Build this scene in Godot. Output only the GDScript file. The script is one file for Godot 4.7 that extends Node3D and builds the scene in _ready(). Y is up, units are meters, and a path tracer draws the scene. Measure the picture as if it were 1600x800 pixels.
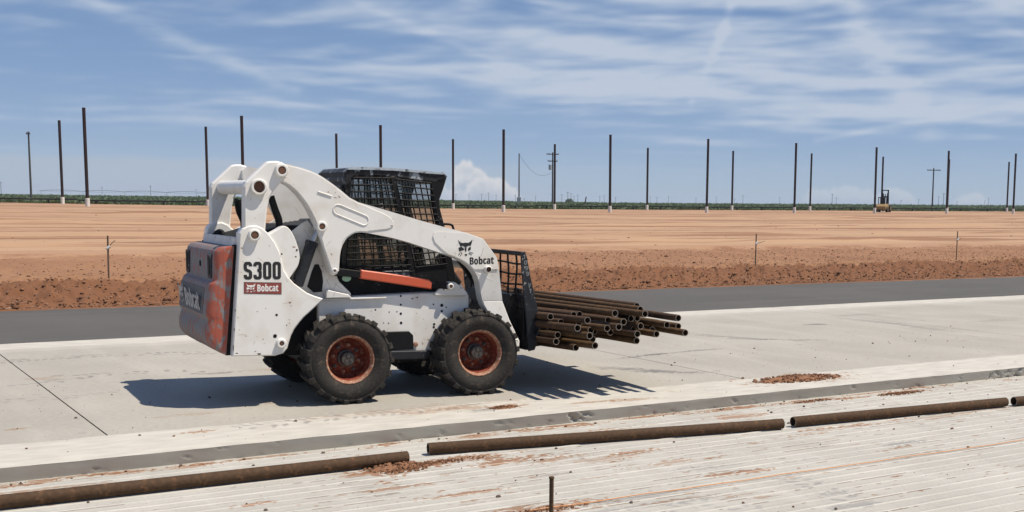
extends Node3D
# A skid loader carrying rusty pipes on a new concrete pavement, red dirt and a row of steel columns behind.
# World: x runs along the road, y is up, z points back towards the photographer. Pavement top is y = 0.

const F := 1913.34
const CX := 987.01
const CY := 544.54
const EYE := Vector3(0, 1.83, 0)
const CAM_R := Vector3(0.82480668, 0.01314412, 0.56526205)
const CAM_U := Vector3(0.05524617, 0.99307258, -0.10370497)
const CAM_F := Vector3(0.56270935, -0.11676512, -0.81836673)
const LOADER := Vector3(4.1908, 0, -11.3612)
const LYAW := -0.078467
const WB := 1.262

var M := {}
var rng := RandomNumberGenerator.new()
var NZ := FastNoiseLite.new()

# ---------------------------------------------------------------- light, camera
func setup_camera() -> void:
	var cam := Camera3D.new()
	cam.name = "camera"
	cam.near = 0.1
	cam.far = 6000.0
	cam.set_frustum(0.1 * 800.0 / F, Vector2((800.0 - CX) / F, (CY - 400.0) / F) * 0.1, 0.1, 6000.0)
	cam.transform = Transform3D(Basis(CAM_R, CAM_U, -CAM_F).orthonormalized(), EYE)
	add_child(cam)
	cam.current = true

func setup_light() -> void:
	var env := Environment.new()
	env.background_mode = Environment.BG_SKY
	env.tonemap_mode = Environment.TONE_MAPPER_LINEAR
	env.tonemap_exposure = 1.22
	env.background_energy_multiplier = 0.82
	env.sdfgi_enabled = true
	env.ssao_enabled = true
	env.ssil_enabled = true
	var sm := PanoramaSkyMaterial.new()
	sm.panorama = sky_panorama()
	var sky := Sky.new()
	sky.sky_material = sm
	env.sky = sky
	env.fog_enabled = true
	env.fog_density = 0.0002
	env.fog_light_color = Color(0.72, 0.78, 0.86)
	var we := WorldEnvironment.new()
	we.name = "world_environment"
	we.environment = env
	add_child(we)
	var sun := DirectionalLight3D.new()
	sun.name = "sun"
	sun.light_energy = 1.6
	sun.light_color = Color(1.0, 0.955, 0.89)
	sun.light_angular_distance = 0.53
	sun.shadow_enabled = true
	var d := Vector3(-0.377, -1.0, -0.352).normalized()
	sun.transform = Transform3D(Basis.looking_at(d, Vector3(1, 0, 0)), Vector3(0, 30, 0))
	add_child(sun)

func sm01(a: float, b: float, x: float) -> float:
	var t := clampf((x - a) / (b - a), 0.0, 1.0)
	return t * t * (3.0 - 2.0 * t)

func seg_d(p: Vector2, a: Vector2, b: Vector2) -> float:
	var t := clampf((p - a).dot(b - a) / (b - a).length_squared(), 0.0, 1.0)
	return (p - a - (b - a) * t).length()

var n_a := FastNoiseLite.new()
var n_b := FastNoiseLite.new()
var n_c := FastNoiseLite.new()

const SKY_EL := [0.0, 1.5, 3.0, 5.0, 9.0, 20.0, 45.0, 90.0]
const SKY_COL := [Color(0.695, 0.750, 0.805), Color(0.645, 0.724, 0.810), Color(0.588, 0.685, 0.806), Color(0.536, 0.645, 0.788), Color(0.462, 0.578, 0.744), Color(0.36, 0.48, 0.68), Color(0.28, 0.41, 0.64), Color(0.22, 0.35, 0.60)]

func sky_color(az: float, el: float) -> Color:
	# az and el in degrees
	var c := Color()
	# (colours as the eye sees them)
	for i in 7:
		if el <= SKY_EL[i + 1]:
			c = SKY_COL[i].lerp(SKY_COL[i + 1], (el - SKY_EL[i]) / (SKY_EL[i + 1] - SKY_EL[i]))
			break
	# sheets of cirrus, drawn out along the horizon by distance
	var e := log(1.0 + el / 2.0)
	var w := n_c.get_noise_2d(az * 1.4, e * 60.0)
	var s1 := n_a.get_noise_2d(az * 0.62 + e * 14.0 + w * 9.0, e * 84.0 + az * 0.30 + w * 10.0)
	var s2 := n_b.get_noise_2d(az * 1.9 + e * 40.0 + w * 14.0, e * 230.0 + az * 1.0 + w * 14.0)
	var s3 := n_a.get_noise_2d(az * 5.0 + 77.0 - e * 60.0, e * 330.0 - az * 0.9 + w * 20.0)
	var cov := 0.34 * sm01(2.2, 5.0, el) + 0.05
	if el < 20.0 and az < -30.0 and az > -92.0:
		var right := sm01(-78.0, -54.0, az)
		cov = lerpf(0.14, 0.38, right) * sm01(2.5, 4.6, el) + 0.04
		cov += 0.20 * exp(-pow((el - 5.0) / 1.2, 2.0)) * right
		cov -= 0.22 * exp(-pow((el - 5.4) / 1.2, 2.0) - pow((az + 80.5) / 5.5, 2.0))
		cov += 0.12 * sm01(6.4, 8.5, el)
	var a := clampf(cov + s1 * 0.42 + s2 * 0.40 + s3 * 0.34, 0.0, 1.0)
	a = sm01(0.0, 0.95, a) * sm01(1.2, 3.2, el) * (1.0 - sm01(30.0, 85.0, el) * 0.5)
	# old contrails, spread wide
	if el < 14.0 and az < -36.0 and az > -86.0:
		var p := Vector2(az, el)
		var rag := n_b.get_noise_2d(az * 9.0, el * 30.0)
		a += 0.50 * exp(-pow(seg_d(p, Vector2(-83.0, 9.9), Vector2(-70.8, 4.8)) / (0.34 + rag * 0.16), 2.0)) * (0.75 + rag)
		a += 0.60 * exp(-pow(seg_d(p, Vector2(-50.4, 11.0), Vector2(-51.95, 6.7)) / (0.22 + rag * 0.12), 2.0)) * (0.8 + rag)
		a += 0.28 * exp(-pow(seg_d(p, Vector2(-51.95, 6.7), Vector2(-52.9, 4.7)) / (0.16 + rag * 0.1), 2.0)) * (0.8 + rag)
		a += 0.46 * exp(-pow(seg_d(p, Vector2(-47.4, 11.0), Vector2(-42.3, 3.6)) / (0.62 + rag * 0.4), 2.0)) * (0.8 + rag)
		a += 0.30 * exp(-pow(seg_d(p, Vector2(-69.0, 9.1), Vector2(-60.5, 5.8)) / (0.22 + rag * 0.1), 2.0)) * (0.8 + rag)
		a += 0.40 * exp(-pow(seg_d(p, Vector2(-47.2, 3.0), Vector2(-42.6, 3.9)) / 0.12, 2.0)) * (0.8 + rag)
	a = clampf(a, 0.0, 0.92)
	c = c.lerp(Color(0.760, 0.800, 0.862), a)
	if el > 3.5:
		return c
	# low banks and a few heaped tops far away
	var edge := n_a.get_noise_2d(az * 11.0, 40.0) * 0.22 + n_b.get_noise_2d(az * 26.0, 9.0) * 0.10
	var bank := sm01(-0.10, 0.10, 1.72 + edge * 0.4 - el) * (1.0 - sm01(-72.0, -66.0, az) * 0.5) * (1.0 - sm01(-62.0, -57.0, az))
	if az < -110.0:
		bank = 0.0
	c = c.lerp(Color(0.690, 0.735, 0.795), bank * 0.75)
	for k in [[-63.05, 1.65, 1.0, 1.0], [-62.0, 1.1, 1.5, 0.95], [-64.0, 0.8, 1.1, 0.6], [-45.7, 1.0, 2.2, 0.36], [-43.4, 0.98, 0.9, 0.45], [-40.2, 0.7, 0.8, 0.45], [-20.0, 1.0, 2.0, 0.6], [-118.0, 1.2, 2.2, 0.6], [-160.0, 1.0, 2.5, 0.5], [60.0, 1.2, 2.5, 0.5], [140.0, 1.0, 3.0, 0.5]]:
		var px: float = (az - k[0]) / k[2]
		if absf(px) > 1.05:
			continue
		var lump := n_b.get_noise_2d(az * 16.0 + 300.0, el * 16.0) * 0.30 + n_a.get_noise_2d(az * 50.0, el * 50.0) * 0.14
		var top: float = k[1] * 1.12 * pow(maxf(0.0, 1.0 - px * px * px * px), 0.7) + lump * k[1] * 1.3 - 0.12 * (1.0 + px)
		var al: float = sm01(0.0, 0.14, top - el) * k[3] * (1.0 - sm01(0.75, 1.05, absf(px)))
		var shade := sm01(0.0, 1.2, top - el)
		c = c.lerp(Color(0.865, 0.862, 0.868).lerp(Color(0.70, 0.735, 0.785), shade), al * (1.0 - shade * 0.35))
	return c

func pano_azimuth(u: float) -> float:
	# degrees from +x towards +z of the panorama's column u
	return wrapf(u * 360.0 - 90.0, -180.0, 180.0)

func sky_panorama() -> ImageTexture:
	n_a.seed = 11; n_a.noise_type = FastNoiseLite.TYPE_SIMPLEX_SMOOTH; n_a.frequency = 0.045; n_a.fractal_octaves = 3
	n_b.seed = 29; n_b.noise_type = FastNoiseLite.TYPE_SIMPLEX_SMOOTH; n_b.frequency = 0.03; n_b.fractal_octaves = 3
	n_c.seed = 5; n_c.noise_type = FastNoiseLite.TYPE_SIMPLEX_SMOOTH; n_c.frequency = 0.03; n_c.fractal_octaves = 2
	var cw := 512
	var ch := 256
	var pano := Image.create(cw, ch, false, Image.FORMAT_RGB8)
	pano.fill(Color(0.55, 0.47, 0.40))
	for j in ch / 2:
		var el := (0.5 - (j + 0.5) / ch) * 180.0
		for i in cw:
			pano.set_pixel(i, j, sky_color(pano_azimuth((i + 0.5) / cw), el))
	pano.resize(4096, 2048, Image.INTERPOLATE_CUBIC)
	# the low part, where distance draws the clouds finest, is worked out again at full size
	for i in 4096:
		var az := pano_azimuth((i + 0.5) / 4096.0)
		if az < -90.0 or az > -31.0:
			continue
		for j in range(906, 1024):
			pano.set_pixel(i, j, sky_color(az, (0.5 - (j + 0.5) / 2048.0) * 180.0))
	return ImageTexture.create_from_image(pano)

# ---------------------------------------------------------------- pixels and frames
func ray(u: float, v: float) -> Vector3:
	return (CAM_F * F + CAM_R * (u - CX) - CAM_U * (v - CY)).normalized()

func ground(u: float, v: float, y := 0.0) -> Vector3:
	var d := ray(u, v)
	return EYE + d * ((y - EYE.y) / d.y)

func lside() -> Vector3:
	return Vector3(sin(LYAW), 0, cos(LYAW))

func lfwd() -> Vector3:
	return Vector3(cos(LYAW), 0, -sin(LYAW))

func V(u: float, v: float, lz: float) -> Vector3:
	# where the line of sight meets the loader's lengthwise plane lz, in loader axes
	var n := lside()
	var d := ray(u, v)
	var h := EYE + d * ((LOADER + n * lz - EYE).dot(n) / d.dot(n)) - LOADER
	return Vector3(h.dot(lfwd()), h.y, lz)

func PL(pts: Array, lz: float) -> PackedVector2Array:
	var o := PackedVector2Array()
	for p in pts:
		var a := V(p[0], p[1], lz)
		o.append(Vector2(a.x, a.y))
	return o

# ---------------------------------------------------------------- mesh helpers
func mb() -> SurfaceTool:
	var st := SurfaceTool.new()
	st.begin(Mesh.PRIMITIVE_TRIANGLES)
	st.set_smooth_group(-1)
	return st

func tri(st: SurfaceTool, a: Vector3, b: Vector3, c: Vector3) -> void:
	st.add_vertex(a); st.add_vertex(c); st.add_vertex(b)

func quad(st: SurfaceTool, a: Vector3, b: Vector3, c: Vector3, d: Vector3) -> void:
	tri(st, a, b, c); tri(st, a, c, d)

func commit(st: SurfaceTool) -> ArrayMesh:
	st.generate_normals()
	return st.commit()

func put(called: String, mesh: Mesh, m: Material, parent: Node = null) -> MeshInstance3D:
	var o := MeshInstance3D.new()
	o.name = called
	o.mesh = mesh
	o.material_override = m
	(parent if parent else self).add_child(o, true)
	return o

func obj(called: String, st: SurfaceTool, m: Material, parent: Node = null) -> MeshInstance3D:
	return put(called, commit(st), m, parent)

var used := {}
func numbered(called: String) -> String:
	var k: int = used.get(called, 0)
	used[called] = k + 1
	return called if k == 0 else "%s_%03d" % [called, k]

func thing(called: String, label: String, category: String, at := Vector3.ZERO, turn := 0.0, group := "") -> Node3D:
	var o := Node3D.new()
	o.name = numbered(called)
	add_child(o)
	o.position = at
	o.rotation.y = turn
	tag(o, label, category, group)
	return o

func tag(o: Node, label: String, category := "", group := "", kind := "") -> void:
	o.set_meta("label", label)
	if category: o.set_meta("category", category)
	if group: o.set_meta("group", group)
	if kind: o.set_meta("kind", kind)

func structure(o: Node, label := "") -> void:
	o.set_meta("kind", "structure")
	if label: o.set_meta("label", label)

func box(st: SurfaceTool, c: Vector3, s: Vector3, b := Basis.IDENTITY, bev := 0.0) -> void:
	var h := s * 0.5
	if bev <= 0.0:
		var p := []
		for i in 8:
			p.append(c + b * Vector3(h.x if i & 1 else -h.x, h.y if i & 2 else -h.y, h.z if i & 4 else -h.z))
		st.set_smooth_group(-1)
		for f in [[0, 4, 6, 2], [1, 3, 7, 5], [0, 1, 5, 4], [2, 6, 7, 3], [0, 2, 3, 1], [4, 5, 7, 6]]:
			quad(st, p[f[0]], p[f[1]], p[f[2]], p[f[3]])
		return
	var poly := PackedVector2Array([Vector2(-h.x + bev, -h.y), Vector2(h.x - bev, -h.y), Vector2(h.x, -h.y + bev), Vector2(h.x, h.y - bev), Vector2(h.x - bev, h.y), Vector2(-h.x + bev, h.y), Vector2(-h.x, h.y - bev), Vector2(-h.x, -h.y + bev)])
	extrude(st, poly, -h.z, h.z, bev, Transform3D(b, c))

func inset(poly: PackedVector2Array, d: float) -> PackedVector2Array:
	var o := PackedVector2Array()
	var n := poly.size()
	for i in n:
		var e0 := (poly[i] - poly[(i + n - 1) % n]).normalized()
		var e1 := (poly[(i + 1) % n] - poly[i]).normalized()
		var m := (Vector2(-e0.y, e0.x) + Vector2(-e1.y, e1.x))
		if m.length() < 0.1:
			o.append(poly[i])
			continue
		m = m.normalized()
		var k := maxf(0.45, m.dot(Vector2(-e0.y, e0.x)))
		o.append(poly[i] + m * d / k)
	return o

func extrude(st: SurfaceTool, poly_in: PackedVector2Array, z0: float, z1: float, bev := 0.006, tf := Transform3D.IDENTITY, bend = null) -> void:
	# a plate of the outline poly (x, y) from z0 to z1 with chamfered rims; bend(p) shifts z
	var poly := poly_in
	if Geometry2D.is_polygon_clockwise(poly):
		poly = poly_in.duplicate()
		poly.reverse()
	bev = minf(bev, absf(z1 - z0) * 0.45)
	var inn := inset(poly, bev)
	var n := poly.size()
	var f := func(p: Vector2, z: float) -> Vector3:
		return tf * Vector3(p.x, p.y, z + (bend.call(p) if bend != null else 0.0))
	var idx := Geometry2D.triangulate_polygon(inn)
	if idx.is_empty():
		inn = poly
		bev = 0.0
		idx = Geometry2D.triangulate_polygon(inn)
	st.set_smooth_group(-1)
	for i in range(0, idx.size(), 3):
		var a := inn[idx[i]]
		var b := inn[idx[i + 1]]
		var c := inn[idx[i + 2]]
		if (b - a).cross(c - a) < 0.0:
			var t := b
			b = c
			c = t
		tri(st, f.call(a, z1), f.call(b, z1), f.call(c, z1))
		tri(st, f.call(a, z0), f.call(c, z0), f.call(b, z0))
	for i in n:
		var j := (i + 1) % n
		if bev > 0.0:
			quad(st, f.call(inn[i], z1), f.call(poly[i], z1 - bev), f.call(poly[j], z1 - bev), f.call(inn[j], z1))
			quad(st, f.call(poly[i], z0 + bev), f.call(inn[i], z0), f.call(inn[j], z0), f.call(poly[j], z0 + bev))
		quad(st, f.call(poly[i], z1 - bev), f.call(poly[i], z0 + bev), f.call(poly[j], z0 + bev), f.call(poly[j], z1 - bev))

func lathe(st: SurfaceTool, prof: Array, n: int, tf := Transform3D.IDENTITY, smooth := true) -> void:
	# prof: [radius, height along y]; turned round y
	if smooth: st.set_smooth_group(1)
	else: st.set_smooth_group(-1)
	for k in prof.size() - 1:
		for i in n:
			var a0 := TAU * i / n
			var a1 := TAU * (i + 1) / n
			var r0: float = prof[k][0]
			var r1: float = prof[k + 1][0]
			var y0: float = prof[k][1]
			var y1: float = prof[k + 1][1]
			var p := [Vector3(cos(a0) * r0, y0, -sin(a0) * r0), Vector3(cos(a1) * r0, y0, -sin(a1) * r0), Vector3(cos(a1) * r1, y1, -sin(a1) * r1), Vector3(cos(a0) * r1, y1, -sin(a0) * r1)]
			for q in 4: p[q] = tf * p[q]
			if r0 > 1e-5: tri(st, p[0], p[1], p[2] if r1 > 1e-5 else p[3])
			if r1 > 1e-5: tri(st, p[0], p[2], p[3])

func along(a: Vector3, b: Vector3) -> Transform3D:
	# y axis runs from a to b
	var y := (b - a).normalized()
	var x := y.cross(Vector3(0.37, 0.21, 0.9)).normalized()
	if absf(y.dot(Vector3(0.37, 0.21, 0.9).normalized())) > 0.98:
		x = y.cross(Vector3.UP).normalized()
	return Transform3D(Basis(x, y, x.cross(y)), a)

func cyl(st: SurfaceTool, a: Vector3, b: Vector3, r0: float, r1 := -1.0, n := 16, bev := 0.0) -> void:
	if r1 < 0.0: r1 = r0
	var l := (b - a).length()
	var tf := along(a, b)
	var prof := [[0.0, 0.0], [r0 - bev, 0.0]]
	lathe(st, prof, n, tf, false)
	if bev > 0.0:
		lathe(st, [[r0 - bev, 0.0], [r0, bev]], n, tf, false)
		lathe(st, [[r1, l - bev], [r1 - bev, l]], n, tf, false)
	lathe(st, [[r0, bev], [r1, l - bev]], n, tf)
	lathe(st, [[r1 - bev, l], [0.0, l]], n, tf, false)

func hollow(st: SurfaceTool, a: Vector3, b: Vector3, r: float, wall: float, n := 20, sag := 0.0) -> void:
	# an open pipe with a wall thickness
	var l := (b - a).length()
	var tf := along(a, b)
	lathe(st, [[r, 0.0], [r, l]], n, tf)
	lathe(st, [[r - wall, l], [r - wall, 0.0]], n, tf)
	lathe(st, [[r, l], [r - wall, l]], n, tf, false)
	lathe(st, [[r - wall, 0.0], [r, 0.0]], n, tf, false)

func tube(st: SurfaceTool, pts: Array, r: float, n := 8) -> void:
	st.set_smooth_group(1)
	var rings := []
	for i in pts.size():
		var d: Vector3 = (pts[mini(i + 1, pts.size() - 1)] - pts[maxi(i - 1, 0)]).normalized()
		var x := d.cross(Vector3(0.1, 0.3, 0.95)).normalized()
		var y := d.cross(x)
		var ring := []
		for k in n:
			var a := TAU * k / n
			ring.append(pts[i] + (x * cos(a) + y * sin(a)) * r)
		rings.append(ring)
	for i in pts.size() - 1:
		for k in n:
			quad(st, rings[i][k], rings[i + 1][k], rings[i + 1][(k + 1) % n], rings[i][(k + 1) % n])
	st.set_smooth_group(-1)
	for e in [0, pts.size() - 1]:
		for k in n:
			if e == 0: tri(st, pts[0], rings[0][k], rings[0][(k + 1) % n])
			else: tri(st, pts[e], rings[e][(k + 1) % n], rings[e][k])

func arc_points(pts: Array, steps := 6) -> Array:
	# a smooth curve through pts
	var c := Curve3D.new()
	for i in pts.size():
		var t: Vector3 = (pts[mini(i + 1, pts.size() - 1)] - pts[maxi(i - 1, 0)]) / 6.0
		c.add_point(pts[i], -t, t)
	var o := []
	var total := (pts.size() - 1) * steps
	for i in total + 1:
		o.append(c.samplef(float(i) / steps))
	return o

func sheet(nx: int, nz: int, f: Callable, uvf = null) -> ArrayMesh:
	# f(s, t) -> Vector3, s and t from 0 to 1
	var v := PackedVector3Array()
	var uv := PackedVector2Array()
	var idx := PackedInt32Array()
	for j in nz + 1:
		for i in nx + 1:
			var p: Vector3 = f.call(float(i) / nx, float(j) / nz)
			v.append(p)
			uv.append(uvf.call(p) if uvf != null else Vector2(p.x, p.z))
	for j in nz:
		for i in nx:
			var a := j * (nx + 1) + i
			idx.append_array(PackedInt32Array([a, a + 1, a + nx + 2, a, a + nx + 2, a + nx + 1]))
	var st := SurfaceTool.new()
	var ar := []
	ar.resize(Mesh.ARRAY_MAX)
	ar[Mesh.ARRAY_VERTEX] = v
	ar[Mesh.ARRAY_TEX_UV] = uv
	ar[Mesh.ARRAY_INDEX] = idx
	var am := ArrayMesh.new()
	am.add_surface_from_arrays(Mesh.PRIMITIVE_TRIANGLES, ar)
	st.create_from(am, 0)
	st.generate_normals()
	return st.commit()

# ---------------------------------------------------------------- materials
func noise_bytes(size: int, sd: int, freq: float, oct := 4, type := FastNoiseLite.TYPE_SIMPLEX_SMOOTH) -> PackedByteArray:
	var n := FastNoiseLite.new()
	n.seed = sd
	n.noise_type = type
	n.frequency = freq
	n.fractal_octaves = oct
	var im := n.get_seamless_image(size, size)
	im.convert(Image.FORMAT_L8)
	return im.get_data()

func lin(r: float, g: float, b: float) -> Color:
	return Color(r, g, b).linear_to_srgb()

func tex2(size: int, sd: int, freq_a: float, freq_b: float, ca: Color, cb: Color, cc: Color, cut := 0.62, soft := 0.08) -> ImageTexture:
	# ca to cb by fine noise; cc where a coarse ragged noise passes the cut
	var A := noise_bytes(size, sd, freq_a, 5)
	var B := noise_bytes(size, sd + 7, freq_b, 5)
	var out := PackedByteArray()
	out.resize(size * size * 3)
	for i in size * size:
		var a := A[i] / 255.0
		var b := B[i] / 255.0 * 0.72 + a * 0.28
		var c := ca.lerp(cb, a)
		var k := clampf((b - cut) / soft, 0.0, 1.0)
		if k > 0.0: c = c.lerp(cc, k)
		out[i * 3] = int(clampf(c.r, 0, 1) * 255)
		out[i * 3 + 1] = int(clampf(c.g, 0, 1) * 255)
		out[i * 3 + 2] = int(clampf(c.b, 0, 1) * 255)
	return ImageTexture.create_from_image(Image.create_from_data(size, size, false, Image.FORMAT_RGB8, out))

func paint_tex(size: int, sd: int, base: Color, dusty: Color, chip: Color, rust: Color, chips := 0.70) -> ImageTexture:
	# painted steel: a little dust, scattered chips with a rusty rim, fine scratches
	var A := noise_bytes(size, sd, 0.006, 4)
	var B := noise_bytes(size, sd + 3, 0.045, 3)
	var C := noise_bytes(size, sd + 5, 0.16, 2)
	var out := PackedByteArray()
	out.resize(size * size * 3)
	for i in size * size:
		var a := A[i] / 255.0
		var c := base.lerp(dusty, clampf((a - 0.45) * 1.6, 0.0, 1.0) * (0.5 + C[i] / 510.0))
		var b := B[i] / 255.0 * 0.78 + a * 0.22
		var k := clampf((b - chips) / 0.02, 0.0, 1.0)
		if k > 0.0:
			c = c.lerp(rust, k)
			c = c.lerp(chip, clampf((b - chips - 0.03) / 0.02, 0.0, 1.0))
		out[i * 3] = int(clampf(c.r, 0, 1) * 255)
		out[i * 3 + 1] = int(clampf(c.g, 0, 1) * 255)
		out[i * 3 + 2] = int(clampf(c.b, 0, 1) * 255)
	var im := Image.create_from_data(size, size, false, Image.FORMAT_RGB8, out)
	var r := RandomNumberGenerator.new()
	r.seed = sd
	for k in 26:
		var p := Vector2(r.randf() * size, r.randf() * size)
		var d := Vector2.from_angle(r.randf() * TAU)
		var l := 4.0 + pow(r.randf(), 3.0) * 80.0
		var col := chip if r.randf() < 0.5 else rust
		for t in int(l):
			var x := p + d * t + Vector2(0, sin(t * 0.3) * 0.8)
			im.set_pixel(posmod(int(x.x), size), posmod(int(x.y), size), im.get_pixel(posmod(int(x.x), size), posmod(int(x.y), size)).lerp(col, 0.6))
	return ImageTexture.create_from_image(im)

func noise_tex(sd: int, freq: float, oct := 4, size := 512, normal := 0.0, type := FastNoiseLite.TYPE_SIMPLEX_SMOOTH) -> NoiseTexture2D:
	var n := FastNoiseLite.new()
	n.seed = sd
	n.frequency = freq
	n.fractal_octaves = oct
	n.noise_type = type
	var t := NoiseTexture2D.new()
	t.width = size
	t.height = size
	t.seamless = true
	t.noise = n
	if normal > 0.0:
		t.as_normal_map = true
		t.bump_strength = normal
	return t

func mat(called: String, c: Color, rough := 0.7, metal := 0.0) -> StandardMaterial3D:
	var m := StandardMaterial3D.new()
	m.resource_name = called
	m.albedo_color = c
	m.roughness = rough
	m.metallic = metal
	m.cull_mode = BaseMaterial3D.CULL_DISABLED
	M[called] = m
	return m

func tmat(called: String, t: Texture2D, scale: float, rough := 0.7, metal := 0.0, world := false) -> StandardMaterial3D:
	var m := mat(called, Color.WHITE, rough, metal)
	m.albedo_texture = t
	m.uv1_triplanar = true
	m.uv1_world_triplanar = world
	m.uv1_scale = Vector3.ONE * scale
	return m

func bump(m: StandardMaterial3D, t: Texture2D, cm: float) -> void:
	m.heightmap_enabled = true
	m.heightmap_texture = t
	m.heightmap_scale = cm

func make_materials() -> void:
	var fine := noise_tex(3, 0.09, 5)
	var grain := noise_tex(17, 0.02, 5)
	tmat("white_paint", paint_tex(512, 4, lin(0.69, 0.683, 0.655), lin(0.55, 0.515, 0.455), lin(0.05, 0.035, 0.028), lin(0.24, 0.12, 0.06), 0.82), 0.8, 0.42)
	tmat("dusty_white_paint", paint_tex(256, 14, lin(0.64, 0.63, 0.60), lin(0.48, 0.44, 0.38), lin(0.05, 0.035, 0.028), lin(0.22, 0.11, 0.06), 0.77), 1.6, 0.5)
	tmat("black_paint", paint_tex(256, 24, lin(0.010, 0.010, 0.011), lin(0.022, 0.021, 0.020), lin(0.10, 0.10, 0.10), lin(0.05, 0.04, 0.036), 0.78), 1.6, 0.5)
	tmat("scuffed_black_paint", paint_tex(256, 34, lin(0.024, 0.026, 0.030), lin(0.060, 0.066, 0.076), lin(0.26, 0.26, 0.26), lin(0.13, 0.13, 0.14), 0.74), 1.5, 0.5)
	tmat("worn_sheen_roof_paint", tex2(256, 44, 0.05, 0.02, lin(0.012, 0.012, 0.013), lin(0.04, 0.04, 0.044), lin(0.30, 0.33, 0.36), 0.55, 0.16), 1.3, 0.45)  # pale patches: scuffs plus reflected sky put into the colour
	tmat("worn_sheen_cap", tex2(256, 45, 0.06, 0.02, lin(0.40, 0.45, 0.50), lin(0.30, 0.34, 0.38), lin(0.08, 0.085, 0.09), 0.66, 0.10), 1.6, 0.30)  # worn covering, its pale blue partly painted-in sky reflection
	tmat("orange_paint", paint_tex(256, 54, lin(0.50, 0.085, 0.035), lin(0.42, 0.10, 0.055), lin(0.08, 0.06, 0.055), lin(0.25, 0.10, 0.07), 0.78), 1.8, 0.45)
	var fo := tmat("faded_orange_paint", tex2(512, 64, 0.05, 0.016, lin(0.38, 0.075, 0.038), lin(0.27, 0.075, 0.05), lin(0.19, 0.185, 0.185), 0.52, 0.10), 1.0, 0.62)
	fo.uv1_scale = Vector3(1.5, 0.6, 1.5)
	var wg := tmat("weathered_grey_plastic", tex2(512, 74, 0.05, 0.016, lin(0.13, 0.13, 0.135), lin(0.19, 0.19, 0.195), lin(0.27, 0.066, 0.038), 0.55, 0.08), 1.0, 0.65)
	wg.uv1_scale = Vector3(1.5, 0.6, 1.5)
	tmat("rubber", tex2(256, 84, 0.06, 0.02, lin(0.022, 0.021, 0.020), lin(0.046, 0.043, 0.039), lin(0.11, 0.084, 0.064), 0.60, 0.25), 2.0, 0.85)
	bump(M.rubber, fine, 0.25)
	mat("hose_rubber", lin(0.016, 0.016, 0.016), 0.6)
	tmat("rim_paint", tex2(256, 94, 0.05, 0.025, lin(0.20, 0.036, 0.020), lin(0.12, 0.028, 0.018), lin(0.28, 0.14, 0.09), 0.60, 0.12), 2.6, 0.6)
	tmat("rim_lip_rust", tex2(256, 95, 0.08, 0.03, lin(0.30, 0.14, 0.08), lin(0.20, 0.085, 0.05), lin(0.42, 0.30, 0.22), 0.58, 0.1), 3.0, 0.7)
	tmat("hub_steel", tex2(256, 96, 0.05, 0.02, lin(0.045, 0.044, 0.042), lin(0.10, 0.097, 0.092), lin(0.15, 0.08, 0.045), 0.6, 0.1), 6.0, 0.5, 0.4)
	tmat("rust_steel", tex2(256, 104, 0.06, 0.02, lin(0.056, 0.033, 0.016), lin(0.105, 0.064, 0.031), lin(0.16, 0.086, 0.040), 0.60, 0.14), 1.6, 0.75)
	tmat("rust_steel_dark", tex2(256, 106, 0.06, 0.02, lin(0.048, 0.029, 0.017), lin(0.088, 0.053, 0.031), lin(0.15, 0.078, 0.040), 0.62, 0.14), 1.6, 0.75)
	mat("cut_steel", lin(0.34, 0.30, 0.26), 0.45, 0.5)
	mat("pin_rust", lin(0.12, 0.055, 0.03), 0.6, 0.2)
	mat("bright_steel", lin(0.45, 0.45, 0.46), 0.3, 0.8)
	mat("black", lin(0.012, 0.012, 0.012), 0.6)
	mat("decal_black", lin(0.012, 0.012, 0.013), 0.45)
	mat("decal_white", lin(0.68, 0.67, 0.65), 0.5)
	mat("decal_grey", lin(0.36, 0.36, 0.36), 0.6)
	mat("chalk", lin(0.17, 0.18, 0.19), 0.9)
	mat("chip_brown", lin(0.055, 0.036, 0.026), 0.8)
	mat("decal_red", lin(0.22, 0.045, 0.035), 0.5)
	mat("decal_dark_grey", lin(0.075, 0.078, 0.085), 0.6)
	mat("seat_vinyl", lin(0.03, 0.03, 0.032), 0.6)
	mat("lamp_red", lin(0.20, 0.015, 0.012), 0.3)
	var g := mat("window_glass", Color(0.16, 0.22, 0.21, 0.30), 0.05)
	g.transparency = BaseMaterial3D.TRANSPARENCY_ALPHA
	mat("column_steel", lin(0.032, 0.020, 0.018), 0.75)
	mat("sleeve_white", lin(0.60, 0.585, 0.55), 0.7)
	mat("pole_wood", lin(0.060, 0.048, 0.040), 0.85)
	mat("wire", lin(0.05, 0.05, 0.05), 0.6)
	mat("galvanized", lin(0.34, 0.35, 0.36), 0.5, 0.5)
	mat("forklift_yellow", lin(0.27, 0.185, 0.07), 0.7)
	mat("stake_wood", lin(0.11, 0.075, 0.05), 0.85)
	mat("flag_grey", lin(0.42, 0.42, 0.41), 0.7)
	mat("string_orange", lin(0.55, 0.27, 0.12), 0.8)
	mat("clod", lin(0.20, 0.096, 0.048), 0.95)
	mat("clod_dark", lin(0.120, 0.056, 0.027), 0.95)
	mat("clod_pale", lin(0.27, 0.155, 0.098), 0.95)
	mat("pebble", lin(0.10, 0.075, 0.06), 0.9)
	for k in ["black_paint", "scuffed_black_paint", "black", "rubber", "hose_rubber", "rust_steel", "rust_steel_dark", "seat_vinyl", "worn_sheen_roof_paint", "rim_paint", "column_steel"]:
		M[k].metallic_specular = 0.25
	# earth
	var f := tmat("graded_dirt", tex2(512, 124, 0.03, 0.012, lin(0.372, 0.238, 0.140), lin(0.312, 0.188, 0.104), lin(0.205, 0.103, 0.052), 0.47, 0.14), 0.02, 0.95, 0.0, true)
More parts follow.
